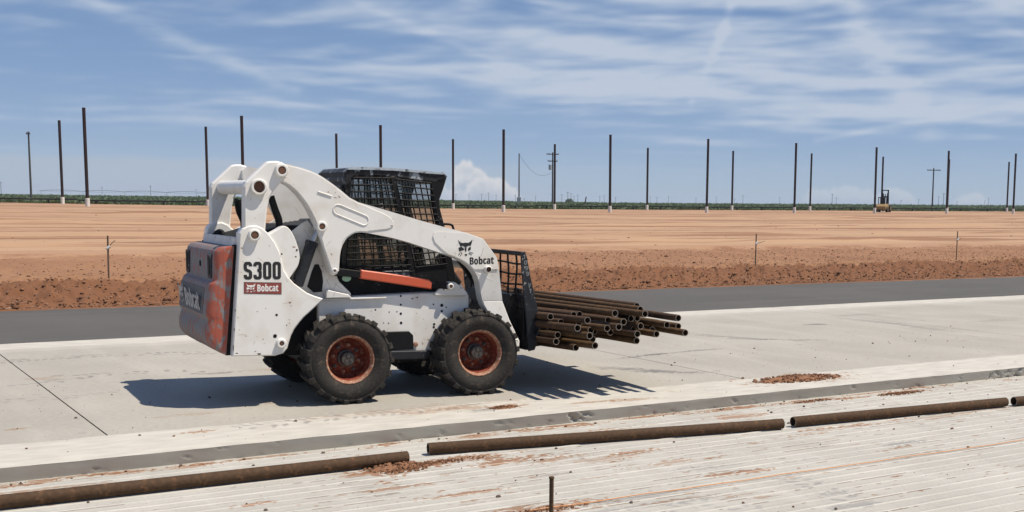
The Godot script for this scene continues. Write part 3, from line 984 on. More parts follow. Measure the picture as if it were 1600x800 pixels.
# ---------------------------------------------------------------- columns, poles and other far things
func build_columns() -> void:
	var shaft := mb()
	cyl(shaft, Vector3(0, 0, 0), Vector3(0, 1, 0), 0.118, -1.0, 18)
	var sm := commit(shaft)
	var sl := mb()
	cyl(sl, Vector3(0, -0.3, 0), Vector3(0, 0.60, 0), 0.160, -1.0, 18, 0.02)
	var slm := commit(sl)
	var cap := mb()
	cyl(cap, Vector3(0, 0, 0), Vector3(0, 0.025, 0), 0.125, -1.0, 18)
	var cm := commit(cap)
	var rows := [
		[-97.2, [[18.22, 7.12], [29.64, 7.17], [41.13, 7.05], [52.74, 7.25], [64.13, 7.22], [75.69, 7.25], [87.35, 7.25], [99.19, 7.2], [110.88, 7.18], [122.77, 7.22]], "columns of the row nearer the lane", "tall dark steel column in a white sleeve, in the row nearer the paved lane"],
		[-117.3, [[19.96, 7.2], [32.44, 7.3], [45.01, 7.27], [57.68, 7.23], [70.05, 7.14], [82.56, 7.14], [95.24, 7.19], [108.08, 7.26], [120.95, 7.21], [133.94, 7.22], [146.71, 7.2]], "columns of the row along the crop field", "tall dark steel column in a white sleeve, in the row along the crop field"]]
	for row in rows:
		for c in row[1]:
			var z: float = row[0]
			var y := dirt_y(c[0], z) - 0.02
			var o := thing("steel_column", row[3], "column", Vector3(c[0], y, z), 0.0, row[2])
			o.rotation = Vector3(rng.randf_range(-0.004, 0.004), rng.randf() * 6.0, rng.randf_range(-0.004, 0.004))
			var s := put("shaft", sm, M.column_steel, o)
			s.scale = Vector3(1, c[1], 1)
			put("base_sleeve", slm, M.sleeve_white, o)
			var t := put("top_cap", cm, M.column_steel, o)
			t.position.y = c[1]

func utility_pole(at: Vector3, h: float, arms: Array, label: String, r := 0.15, group := "") -> Node3D:
	var o := thing("utility_pole", label, "pole", at, -0.6, group)
	var st := mb()
	cyl(st, Vector3(0, -0.5, 0), Vector3(0, h, 0), r, r * 0.7, 10)
	obj("shaft", st, M.pole_wood, o)
	for a in arms:
		var s := mb()
		box(s, Vector3(0.0, h - a[0], 0.14), Vector3(a[1], 0.17, 0.14))
		var c := obj("crossarm", s, M.pole_wood, o)
		for k in [-0.46, -0.25, 0.25, 0.46]:
			var ins := mb()
			lathe(ins, [[0.0, 0.0], [0.03, 0.0], [0.05, 0.08], [0.04, 0.16], [0.06, 0.2], [0.0, 0.24]], 8, Transform3D(Basis.IDENTITY, Vector3(k * a[1], h - a[0] + 0.06, 0.14)))
			obj("insulator", ins, M.galvanized, c)
	return o

func build_far_things() -> void:
	utility_pole(Vector3(31.4, field_y(31.4, -210.8) - 0.1, -210.8), 10.4, [[0.35, 0.6]], "dark wooden utility pole with a short crossarm, alone in the crop field", 0.17)
	var b := utility_pole(Vector3(116.0, field_y(116.0, -195.0) - 0.1, -195.0), 9.6, [[0.35, 2.2], [1.6, 1.8]], "wooden utility pole with two crossarms and a transformer can", 0.17)
	var st := mb()
	cyl(st, Vector3(-0.45, 6.4, 0.2), Vector3(-0.45, 7.4, 0.2), 0.28, -1.0, 14, 0.04)
	obj("transformer", st, M.galvanized, b)
	var pc := utility_pole(Vector3(106.2, field_y(106.2, -190.0) - 0.1, -190.0), 9.0, [], "bare wooden pole holding one sagging wire beside the transformer pole", 0.14)
	st = mb()
	box(st, Vector3(0.0, 0.9, 0.18), Vector3(0.7, 1.0, 0.35), Basis.IDENTITY, 0.03)
	obj("meter_cabinet", st, M.galvanized, pc)
	utility_pole(Vector3(208.6, field_y(208.6, -187.0) - 0.1, -187.0), 9.0, [[0.5, 3.0]], "wooden utility pole with one wide crossarm in the field", 0.18)
	# sagging wire
	st = mb()
	var w := []
	var p0 := Vector3(106.2, field_y(106.2, -190.0) + 8.8, -190.0)
	var p1 := Vector3(115.9, field_y(116.0, -195.0) + 5.9, -195.0)
	for i in 25:
		var t := i / 24.0
		w.append(p0.lerp(p1, t) - Vector3(0, 3.0 * 4.0 * t * (1.0 - t) * 0.62, 0))
	tube(st, w, 0.022, 5)
	tag(obj("service_wire", st, M.wire), "thin dark wire sagging between two poles", "wire")
	# poles of the far line
	var pts := [[135, 12.7, -1045], [288, 13.5, -1455], [268, 12.9, -1149], [387, 13.1, -1446], [632, 11.2, -1278], [644, 10.7, -1269], [656, 11.6, -1261], [559, 11.4, -1060], [670, 11.1, -1252], [675, 11.2, -1216], [696, 7.2, -1233], [707, 10.2, -1226], [642, 11.5, -1061], [531, 11.4, -868], [603, 11.5, -980], [743, 10.8, -1201], [697, 11.6, -1119], [767, 11.2, -1184], [762, 11.9, -1167], [782, 10.0, -1174], [815, 11.2, -1152], [821, 10.6, -1147], [832, 11.5, -1140], [858, 10.5, -1122], [877, 11.5, -1109], [894, 10.3, -1097], [800, 12.7, -968], [937, 12.5, -1068], [726, 12.9, -761], [990, 13.3, -1031], [1051, 10.7, -989], [1068, 12.4, -978], [975, 14.2, -866], [716, 13.3, -631], [1104, 10.8, -953], [1130, 11.9, -935], [1134, 14.9, -933]]
	for p in pts:
		var y := field_y(p[0], p[2]) - 0.3
		var o := thing("distant_pole", "tiny utility pole of the far power line on the horizon", "pole", Vector3(p[0], y, p[2]), -0.6, "far poles on the horizon")
		var s := mb()
		cyl(s, Vector3.ZERO, Vector3(0, p[1] - y, 0), 0.22, 0.17, 7)
		obj("shaft", s, M.pole_wood, o)
		s = mb()
		box(s, Vector3(0, p[1] - y - 0.5, 0.2), Vector3(2.4, 0.22, 0.2))
		obj("crossarm", s, M.pole_wood, o)
	# pivot irrigator
	var pv := thing("irrigation_pivot", "long arched irrigation pivot on wheeled towers, far across the crop field", "irrigator", Vector3(119.7, 0, -773.0))
	var e0 := Vector3.ZERO
	var step := Vector3(79.3, 0, 54.5) / 4.0
	for k in 5:
		var base := e0 + step * k
		var gy := field_y(119.7 + base.x, -773.0 + base.z)
		var tw := mb()
		for sgn in [-1.0, 1.0]:
			cyl(tw, base + Vector3(0, gy, 0) + Vector3(sgn * 1.6, 0.6, -sgn * 1.2), base + Vector3(0, 5.35, 0), 0.09, -1.0, 6)
		obj("tower", tw, M.galvanized, pv)
		if k < 4:
			var sp := mb()
			var top := []
			var low := []
			for i in 11:
				var t := i / 10.0
				top.append(base + step * t + Vector3(0, 5.2 + 1.3 * 4.0 * t * (1.0 - t) * 0.5, 0))
				low.append(base + step * t + Vector3(0, 5.2 - 0.9 * 4.0 * t * (1.0 - t) * 0.5, 0))
			tube(sp, top, 0.14, 6)
			tube(sp, low, 0.05, 5)
			for i in range(1, 10): cyl(sp, top[i], low[i], 0.04, -1.0, 5)
			obj("span", sp, M.galvanized, pv)
	# low dark pipeline between dirt and crop
	for seg in 12:
		var xa := -10.0 + seg * 16.0
		var o := thing("low_pipeline", "low black pipeline section on short posts between dirt and crop field", "pipeline", Vector3(xa, dirt_y(xa + 8.0, -121.5), -121.5), 0.0, "pipeline sections along the field edge")
		var s := mb()
		cyl(s, Vector3(0, 0.36, 0), Vector3(15.9, 0.36, 0), 0.075, -1.0, 8)
		obj("pipe", s, M.black, o)
		for k in 3:
			s = mb()
			box(s, Vector3(1.5 + k * 6.0, 0.1, 0), Vector3(0.14, 0.5, 0.14))
			obj("post", s, M.black, o)
	# leaning post and round bush
	st = mb()
	cyl(st, Vector3(0, -0.2, 0), Vector3(0.35, 1.5, 0), 0.11, 0.09, 8)
	var lp := obj("leaning_post", st, M.pole_wood)
	lp.position = Vector3(102.1, field_y(102.1, -162.0), -162.0)
	tag(lp, "short leaning post standing in the weeds", "post")
	var bush := thing("round_bush", "small dark round bush on the field's skyline", "bush", Vector3(221.5, field_y(221.5, -361.0) + 0.3, -361.0))
	var tf := []
	var r := RandomNumberGenerator.new()
	r.seed = 3
	var lf := mb()
	for i in 500:
		var d := Vector3(r.randfn(), absf(r.randfn()), r.randfn()).normalized() * pow(r.randf(), 0.4)
		var c := Vector3(d.x * 1.5, d.y * 1.25, d.z * 1.5)
		var a := Vector3(r.randfn(), r.randfn(), r.randfn()).normalized() * 0.16
		var e := a.cross(Vector3(r.randfn(), r.randfn(), r.randfn())).normalized() * 0.1
		quad(lf, c - a, c + e, c + a, c - e)
	obj("crown", lf, M.leaf_1, bush)
	var tr := mb()
	cyl(tr, Vector3(0, -0.4, 0), Vector3(0, 0.9, 0), 0.12, 0.06, 7)
	obj("trunk", tr, M.pole_wood, bush)
	build_forklift()

func build_forklift() -> void:
	var at := Vector3(110.6, dirt_y(110.6, -106.8), -106.8)
	var o := thing("forklift", "weathered yellow forklift with a tall dark mast, parked among the steel columns", "forklift", at, 0.60)
	# own axes: x to the mast end, z sideways
	var st := mb()
	extrude(st, PackedVector2Array([Vector2(-1.45, 0.35), Vector2(-0.2, 0.35), Vector2(0.1, 0.45), Vector2(0.1, 0.95), Vector2(-0.6, 1.02), Vector2(-1.5, 0.98), Vector2(-1.6, 0.6)]), -0.55, 0.55, 0.05)
	obj("body", st, M.forklift_yellow, o)
	st = mb()
	extrude(st, PackedVector2Array([Vector2(-2.3, 0.32), Vector2(-1.5, 0.3), Vector2(-1.5, 0.95), Vector2(-2.2, 0.92), Vector2(-2.4, 0.7)]), -0.6, 0.6, 0.06)
	obj("counterweight", st, M.forklift_yellow, o)
	st = mb()
	box(st, Vector3(-1.0, 1.2, 0), Vector3(0.5, 0.36, 0.5), Basis.IDENTITY, 0.05)
	box(st, Vector3(-1.25, 1.5, 0), Vector3(0.14, 0.6, 0.5), Basis.IDENTITY, 0.04)
	obj("seat", st, M.seat_vinyl, o)
	for z in [-0.48, 0.48]:
		for x in [-1.45, 0.05]:
			st = mb()
			cyl(st, Vector3(x, 0.9, z), Vector3(x * 0.9, 1.75, z), 0.05, -1.0, 7)
			obj("guard_post", st, M.black, o)
	st = mb()
	for k in 7: box(st, Vector3(-1.35 + k * 0.23, 1.76, 0), Vector3(0.06, 0.06, 1.06))
	box(st, Vector3(-0.66, 1.79, 0.5), Vector3(1.5, 0.07, 0.07))
	box(st, Vector3(-0.66, 1.79, -0.5), Vector3(1.5, 0.07, 0.07))
	obj("overhead_guard", st, M.black, o)
	for z in [-0.36, 0.36]:
		st = mb()
		box(st, Vector3(0.45, 1.45, z), Vector3(0.20, 2.5, 0.14))
		obj("mast_rail", st, M.black, o)
		st = mb()
		box(st, Vector3(0.58, 1.2, z * 0.72), Vector3(0.14, 2.2, 0.12))
		obj("inner_rail", st, M.black, o)
	for y in [2.66, 1.9, 0.6]:
		st = mb()
		box(st, Vector3(0.45, y, 0), Vector3(0.13, 0.12, 0.88))
		obj("mast_crossbar", st, M.black, o)
	st = mb()
	cyl(st, Vector3(0.42, 0.4, 0), Vector3(0.42, 2.2, 0), 0.06, -1.0, 8)
	obj("lift_cylinder", st, M.hub_steel, o)
	for z in [-0.3, 0.3]:
		st = mb()
		box(st, Vector3(0.72, 0.6, z), Vector3(0.05, 1.0, 0.12))
		box(st, Vector3(1.2, 0.12, z), Vector3(1.0, 0.05, 0.12))
		obj("fork", st, M.hub_steel, o)
	for z in [-0.62, 0.62]:
		for x in [[-1.75, 0.32], [0.25, 0.46]]:
			st = mb()
			cyl(st, Vector3(x[0], x[1], z - 0.15), Vector3(x[0], x[1], z + 0.15), x[1], -1.0, 18, 0.06)
			var wh := obj("wheel", st, M.rubber, o)
			st = mb()
			cyl(st, Vector3(x[0], x[1], z - 0.16), Vector3(x[0], x[1], z + 0.16), x[1] * 0.5, -1.0, 14, 0.02)
			obj("rim", st, M.forklift_yellow, wh)

func build_stakes() -> void:
	var k := 0
	for s in [[170, 441, 373, 0.9], [1180, 419, 366, 0.9], [1494, 407, 361, 0.9]]:
		var g := ground(s[0], s[1], 0.26)
		var o := thing("survey_stake", ["thin survey stake with a bent wire tie, behind the loader's tail", "thin survey stake with a long loose tie, on the bank ahead of the loader", "thin survey stake with a grey clamp, farthest ahead along the bank"][k], "stake", Vector3(g.x, rough_y(g.x, g.z) - 0.08, g.z))
		var d := (g - EYE).dot(CAM_F)
		var h: float = (s[1] - s[2]) * d / F + 0.08
		var st := mb()
		cyl(st, Vector3(0, -0.1, 0), Vector3(0.01, h, 0), 0.016, -1.0, 8)
		obj("rod", st, M.stake_wood, o)
		st = mb()
		cyl(st, Vector3(-0.03, h * 0.72, 0.03), Vector3(0.04, h * 0.78, 0.03), 0.028, -1.0, 8, 0.006)
		obj("clamp", st, M.flag_grey, o)
		st = mb()
		tube(st, arc_points([Vector3(0, h * 0.74, 0.02), Vector3(0.07, h * 0.84, 0.03), Vector3(0.13, h * 0.90, 0.03)] if k == 0 else [Vector3(0, h * 0.74, 0.02), Vector3(0.10, h * 0.76, 0.03), Vector3(0.26 if k == 1 else 0.09, h * 0.80, 0.03)]), 0.007, 6)
		obj("wire_tie", st, M.stake_wood, o)
		k += 1

# ---------------------------------------------------------------- loose pipes and soil near the camera
func pipe_thing(called: String, a: Vector3, b: Vector3, r: float, wall: float, m: Material, label: String, group: String) -> Node3D:
	var o := thing(called, label, "pipe", a, 0.0, group)
	var st := mb()
	hollow(st, Vector3.ZERO, b - a, r, wall, 22)
	obj("barrel", st, m, o)
	for e in [Vector3.ZERO, b - a]:
		var d := (b - a).normalized() * (0.0015 if e != Vector3.ZERO else -0.0015)
		st = mb()
		lathe(st, [[r - 0.0005, 0.0], [r - wall + 0.0005, 0.0]], 22, Transform3D(along(Vector3.ZERO, d).basis, e + d), false)
		obj("cut_end", st, M.cut_steel, o)
	return o

func build_ground_pipes() -> void:
	var r := 0.045
	var y := YLOW + r + 0.006
	var list := [
		[[-60, 791], [636, 714], "rusty brown pipe on the lined concrete, its end in the red soil heap"],
		[[669, 701], [1222, 662], "rusty brown pipe on the lined concrete, beginning beside the red soil heap"],
		[[1239, 659], [1571, 628], "rusty brown pipe lying on lined concrete between two short gaps"],
		[[1584, 627], [1900, 600], "rusty brown pipe lying farthest along the foot of the slab"]]
	for p in list:
		var a := ground(p[0][0], p[0][1], y)
		var b := ground(p[1][0], p[1][1], y)
		pipe_thing("ground_pipe", a, b, r, 0.006, M.rust_steel_dark, p[2], "pipes laid end to end on the ground")
	# steel pin driven near the camera
	var base := ground(861, 826, YLOW)
	var o := thing("form_pin", "short steel form pin with a mushroomed head, driven upright into lined concrete", "pin", base)
	var d := (base - EYE).dot(CAM_F)
	var h := (826.0 - 743.0) * d / F
	var st := mb()
	cyl(st, Vector3(0, -0.05, 0), Vector3(0.002, h - 0.012, 0), 0.0135, -1.0, 12)
	obj("shank", st, M.rust_steel_dark, o)
	st = mb()
	cyl(st, Vector3(0.002, h - 0.014, 0), Vector3(0.002, h, 0), 0.0175, -1.0, 14, 0.004)
	obj("head", st, M.rust_steel, o)

func soil_patch(u: float, v: float, y: float, rx: float, rz: float, n: int, s0: float, h: float, label: String) -> void:
	var c := ground(u, v, y)
	var node := Node3D.new()
	node.name = numbered("soil_heap")
	add_child(node)
	tag(node, label, "soil", "", "stuff")
	var st := sheet(40, 24, func(s: float, t: float) -> Vector3:
		var px := (s * 2.0 - 1.0) * rx
		var pz := (t * 2.0 - 1.0) * rz
		var d := (px / rx) * (px / rx) + (pz / rz) * (pz / rz)
		var k := maxf(0.0, 1.0 - d + NZ.get_noise_2d((c.x + px) * 20.0, (c.z + pz) * 34.0) * 1.1)
		return Vector3(c.x + px, y - 0.006 + minf(h, h * k * 0.9) + NZ.get_noise_2d((c.x + px) * 60.0, (c.z + pz) * 60.0) * 0.01 * minf(1.0, k), c.z + pz))
	var low := put("heap", st, M.clod, node)
	low.set_meta("kind", "stuff")
	for k in 2:
		var tfs := []
		for i in n * 2:
			var a := rng.randf() * TAU
			var q := pow(rng.randf(), 0.65) * 1.15
			var s := s0 * (0.14 + pow(rng.randf(), 5.0) * 0.9)
			var p := Vector3(c.x + cos(a) * q * rx, 0, c.z + sin(a) * q * rz)
			p.y = y + s * 0.3 + maxf(0.0, h * (1.0 - q * q)) * 0.8
			tfs.append(rand_tf(p, s))
		scatter("crumbs", clod_mesh(80 + k), [M.clod, M.clod_dark][k], tfs, node)

func build_soil() -> void:
	rng.seed = 21
	soil_patch(622, 731, YLOW, 0.22, 0.16, 260, 0.015, 0.03, "red soil heap between two pipe ends")
	soil_patch(690, 722, YLOW, 0.36, 0.07, 130, 0.010, 0.008, "thin spill of red crumbs in front of a pipe's end")
	soil_patch(1246, 592, 0.0, 0.52, 0.20, 360, 0.016, 0.035, "flat heap of red soil at the slab's edge")
	soil_patch(1408, 615, YLOW, 0.30, 0.07, 120, 0.012, 0.012, "small red soil spill at the foot of the slab")
	soil_patch(1270, 627, YLOW, 0.22, 0.05, 80, 0.010, 0.010, "low red soil streak at the foot of the slab")
	soil_patch(786, 637, 0.0, 0.13, 0.07, 70, 0.012, 0.012, "little clump of red soil before the loader's front wheel")
	soil_patch(850, 798, YLOW, 0.30, 0.07, 120, 0.010, 0.008, "brown soil smear around the form pin")
	# pebbles and crumbs
	for k in 2:
		var tfs := []
		for i in 420:
			var z := rng.randf_range(-9.12, -5.6)
			if rng.randf() < 0.4: z = ZEDGE + 0.02 + rng.randf() * 0.12
			tfs.append(rand_tf(Vector3(rng.randf_range(0.8, 13.0), YLOW + 0.004, z), 0.002 + pow(rng.randf(), 7.0) * 0.013))
		for i in 150:
			tfs.append(rand_tf(Vector3(rng.randf_range(0.8, 15.0), 0.003, rng.randf_range(-13.0, -9.3)), 0.003 + pow(rng.randf(), 7.0) * 0.015))
		tag(scatter("loose_crumbs", clod_mesh(90 + k), [M.clod_dark, M.pebble][k], tfs), ["brown crumbs scattered over the concrete", "small dark pebbles scattered over the concrete"][k], "crumbs", "", "stuff")

# ---------------------------------------------------------------- the loader
func lettering(txt: String, lo: Vector3, w: float, h: float, b: Basis, m: Material, parent: Node, embolden := 0.8, called := "lettering") -> MeshInstance3D:
	# text whose ink fills w by h from its lower left corner lo
	var fv := FontVariation.new()
	var sf := SystemFont.new()
	sf.font_names = PackedStringArray(["Droid Sans"])
	sf.font_weight = 700
	fv.base_font = sf
	var t := TextMesh.new()
	t.text = txt
	t.font = fv
	t.font_size = 64
	t.pixel_size = 0.01
	t.depth = 0.01
	t.curve_step = 1.0
	var bb := t.get_aabb()
	var arr := t.get_mesh_arrays()
	var fat := embolden * bb.size.y * 0.028
	var st := SurfaceTool.new()
	st.begin(Mesh.PRIMITIVE_TRIANGLES)
	var flat := ArrayMesh.new()
	flat.add_surface_from_arrays(Mesh.PRIMITIVE_TRIANGLES, arr)
	# stroke weight: the same print laid a hair to either side
	var offs := [Vector3.ZERO] if fat <= 0.0 else [Vector3.ZERO, Vector3(fat, 0, 0.0015), Vector3(-fat, 0, -0.0015), Vector3(fat * 0.5, fat * 0.4, 0.0007), Vector3(-fat * 0.5, -fat * 0.4, -0.0007)]
	for f in offs: st.append_from(flat, 0, Transform3D(Basis.IDENTITY, f))
	var o := put(called, st.commit(), m, parent)
	var sc := Vector3(w / (bb.size.x + 2.0 * fat), h / (bb.size.y + fat * 0.8), 0.15)
	var bs := b * Basis.from_scale(sc)
	o.transform = Transform3D(bs, lo - bs * Vector3(bb.position.x - fat, bb.position.y - fat * 0.4, 0.0))
	return o

func block_number(lo: Vector3, w: float, h: float, b: Basis, m: Material, parent: Node) -> void:
	# "S300" in tall, heavy, round-cornered strokes
	var cw := w / 4.22
	var th := cw * 0.36
	var glyph := {
		"S": [[[0.95, 0.80], [0.95, 0.92], [0.80, 1.0], [0.20, 1.0], [0.05, 0.92], [0.05, 0.64], [0.20, 0.55], [0.80, 0.45], [0.95, 0.36], [0.95, 0.08], [0.80, 0.0], [0.20, 0.0], [0.05, 0.08], [0.05, 0.22]]],
		"3": [[[0.05, 0.80], [0.05, 0.92], [0.20, 1.0], [0.80, 1.0], [0.95, 0.92], [0.95, 0.62], [0.80, 0.52], [0.45, 0.52]], [[0.80, 0.52], [0.95, 0.42], [0.95, 0.08], [0.80, 0.0], [0.20, 0.0], [0.05, 0.08], [0.05, 0.22]]],
		"0": [[[0.48, 1.0], [0.20, 1.0], [0.05, 0.92], [0.05, 0.08], [0.20, 0.0], [0.52, 0.0]], [[0.52, 0.0], [0.80, 0.0], [0.95, 0.08], [0.95, 0.92], [0.80, 1.0], [0.48, 1.0]]]}
	var st := mb()
	var x := 0.0
	var lift := 0.0
	for ch in ["S", "3", "0", "0"]:
		for path in glyph[ch]:
			var pl := PackedVector2Array()
			for q in path: pl.append(Vector2(x + th * 0.5 + q[0] * (cw - th), th * 0.5 + q[1] * (h - th)))
			for poly in Geometry2D.offset_polyline(pl, th * 0.5, Geometry2D.JOIN_ROUND, Geometry2D.END_BUTT):
				extrude(st, poly, -0.001, 0.0008 + lift, 0.0, Transform3D(b, lo))
			lift = 0.0003 - lift
		x += cw * 1.073
	obj("model_number", st, m, parent)

func cat_head(lo: Vector3, w: float, h: float, b: Basis, dark: Material, parent: Node) -> void:
	# flat printed emblem: ears and brow, eye patches, nose, whiskers
	var st := mb()
	var shapes := [
		[[3, 0], [16, 16], [34, 20], [50, 18], [66, 20], [80, 14], [95, 0], [90, 22], [82, 40], [70, 36], [56, 44], [44, 44], [30, 36], [18, 42], [10, 24]],
		[[4, 48], [22, 42], [36, 52], [42, 60], [30, 64], [8, 70]], [[68, 50], [84, 44], [82, 62], [70, 70], [64, 62]],
		[[44, 46], [56, 46], [54, 70], [50, 74], [46, 70]], [[42, 88], [60, 88], [56, 98], [46, 98]],
		[[0, 92], [14, 76], [16, 78], [4, 94]], [[12, 98], [24, 80], [27, 81], [16, 99]], [[74, 76], [98, 82], [98, 85], [73, 79]], [[70, 82], [90, 94], [88, 96], [68, 85]]]
	for s in shapes:
		var p := PackedVector2Array()
		for q in s: p.append(Vector2(q[0] / 100.0 * w, (1.0 - q[1] / 100.0) * h))
		extrude(st, p, -0.0008, 0.0008, 0.0, Transform3D(b, lo))
	obj("emblem", st, dark, parent)

func boss(parent: Node, at: Vector3, r: float, out_by: float, pin_r: float, called := "pin_boss", hole := false) -> void:
	# a welded ring round a pin, standing out of a side plate towards +-z
	var s := signf(at.z)
	var st := mb()
	var tf := along(at, at + Vector3(0, 0, s))
	lathe(st, [[r, 0.0], [r, out_by - 0.008], [r - 0.008, out_by], [pin_r + 0.004, out_by], [pin_r + 0.004, out_by - 0.03]], 24, tf, false)
	var o := obj(called, st, M.white_paint, parent)
	if hole:
		st = mb()
		lathe(st, [[0.0, out_by - 0.03], [pin_r + 0.0035, out_by - 0.03], [pin_r + 0.0035, out_by - 0.006]], 24, tf, false)
		obj("bore", st, M.pin_rust, o)
	else:
		st = mb()
		cyl(st, at, at + Vector3(0, 0, s * (out_by - 0.004)), pin_r, -1.0, 16, 0.006)
		obj("pin", st, M.pin_rust, o)

func mirror(poly: PackedVector2Array, st: SurfaceTool, z0: float, z1: float, s: float, bev := 0.006, bend = null) -> void:
	if s > 0: extrude(st, poly, z0, z1, bev, Transform3D.IDENTITY, bend)
	else: extrude(st, poly, -z1, -z0, bev, Transform3D.IDENTITY, (func(p: Vector2) -> float: return -bend.call(p)) if bend != null else null)

func build_wheel(parent: Node, x: float, s: float) -> void:
	var R := 0.416
	var hub_y := 0.404
	var w := Node3D.new()
	w.name = "wheel"
	parent.add_child(w, true)
	w.position = Vector3(x, hub_y, 0.755 * s)
	# axis along z; profile radius / offset
	var tf := Transform3D(Basis(Vector3(1, 0, 0), Vector3(0, 0, s), Vector3(0, -s, 0)), Vector3.ZERO)
	var st := mb()
	var prof := [[0.218, -0.115], [0.235, -0.142], [0.262, -0.152], [0.300, -0.158], [0.345, -0.157], [0.372, -0.152], [0.386, -0.138], [0.389, -0.06], [0.390, 0.0], [0.389, 0.06], [0.386, 0.138], [0.374, 0.151], [0.366, 0.156], [0.362, 0.152], [0.352, 0.153], [0.346, 0.159], [0.300, 0.160], [0.266, 0.154], [0.262, 0.150], [0.236, 0.145], [0.222, 0.128], [0.218, 0.115]]
	lathe(st, prof, 56, tf)
	var n := 19
	for side in [-1.0, 1.0]:
		for k in n:
			var a0 := TAU * (k + (0.5 if side > 0 else 0.0)) / n + (0.1 if x > 0.5 else 0.0)
			# lug outline in (angle offset, axial), from the middle out over the shoulder
			var cols := [[-0.010, -0.045, 0.395, 0.002], [0.06, -0.02, 0.414, 0.03], [0.115, 0.03, 0.413, 0.09], [0.132, 0.045, 0.413, 0.138], [0.14, 0.05, 0.402, 0.157], [0.14, 0.05, 0.374, 0.162]]
			var ring := []
			for c in cols:
				var wd := 0.098
				var pt := []
				for e in [-1.0, 1.0]:
					for top in [1.0, 0.0]:
						var ang: float = a0 + side * (c[0] + 0.0) * 0.9 + e * wd * (0.62 if top > 0.5 else 0.78)
						var rr: float = c[2] if top > 0.5 else minf(c[2], 0.384) - 0.012
						pt.append(tf * Vector3(cos(ang) * rr, side * (c[3] if top > 0.5 else minf(c[3], 0.15)), -sin(ang) * rr))
				ring.append(pt)
			st.set_smooth_group(-1)
			for i in ring.size() - 1:
				var p: Array = ring[i]
				var q: Array = ring[i + 1]
				quad(st, p[0], p[2], q[2], q[0])
				quad(st, p[1], p[0], q[0], q[1])
				quad(st, p[2], p[3], q[3], q[2])
			quad(st, ring[0][1], ring[0][3], ring[0][2], ring[0][0])
			quad(st, ring[5][0], ring[5][2], ring[5][3], ring[5][1])
	# flatten where it bears on the slab
	var me := commit(st)
	var ar := me.surface_get_arrays(0)
	var v: PackedVector3Array = ar[Mesh.ARRAY_VERTEX]
	for i in v.size():
		if v[i].y < -hub_y + 0.0015: v[i].y = -hub_y + 0.0015
	ar[Mesh.ARRAY_VERTEX] = v
	var am := ArrayMesh.new()
	am.add_surface_from_arrays(Mesh.PRIMITIVE_TRIANGLES, ar)
	put("tyre", am, M.rubber, w)
	# rim
	st = mb()
	lathe(st, [[0.219, 0.112], [0.226, 0.130], [0.222, 0.137], [0.212, 0.134], [0.205, 0.118], [0.196, 0.100]], 48, tf)
	obj("rim_lip", st, M.rim_lip_rust, w)
	st = mb()
	lathe(st, [[0.197, 0.101], [0.188, 0.05], [0.182, -0.02], [0.168, -0.042], [0.145, -0.038], [0.13, -0.022], [0.085, -0.016], [0.0, -0.016]], 48, tf)
	lathe(st, [[0.219, -0.112], [0.21, -0.13], [0.19, -0.06], [0.19, -0.01], [0.168, -0.003]], 36, tf)
	obj("rim", st, M.rim_paint, w)
	st = mb()
	lathe(st, [[0.082, -0.017], [0.080, 0.015], [0.066, 0.022], [0.064, 0.066], [0.056, 0.076], [0.0, 0.077]], 28, tf, false)
	for k in 3:
		var a := TAU * k / 3.0 + 0.4
		lathe(st, [[0.014, 0.074], [0.014, 0.088], [0.0, 0.089]], 8, tf * Transform3D(Basis.IDENTITY, Vector3(cos(a) * 0.026, 0, sin(a) * 0.026)), false)
	obj("hub", st, M.hub_steel, w)
	for k in 8:
		var a := TAU * k / 8.0 + 0.2
		st = mb()
		lathe(st, [[0.017, -0.022], [0.017, -0.004], [0.010, -0.002], [0.010, 0.018], [0.0, 0.019]], 8, tf * Transform3D(Basis.IDENTITY, Vector3(cos(a) * 0.122, 0, sin(a) * 0.122)), false)
		obj("wheel_nut", st, M.rim_lip_rust if k % 2 == 0 else M.hub_steel, w)

func build_loader() -> void:
	var L := thing("skid_loader", "dented white skid loader with black caged cab and red wheels, carrying pipes on forks", "skid loader", LOADER, LYAW)
	for s in [-1.0, 1.0]:
		build_wheel(L, 0.0, s)
		build_wheel(L, WB, s)
	build_body(L)
	for s in [1.0, -1.0]:
		build_side(L, s)
	build_cab(L)
	build_tailgate(L)
	build_carriage(L)

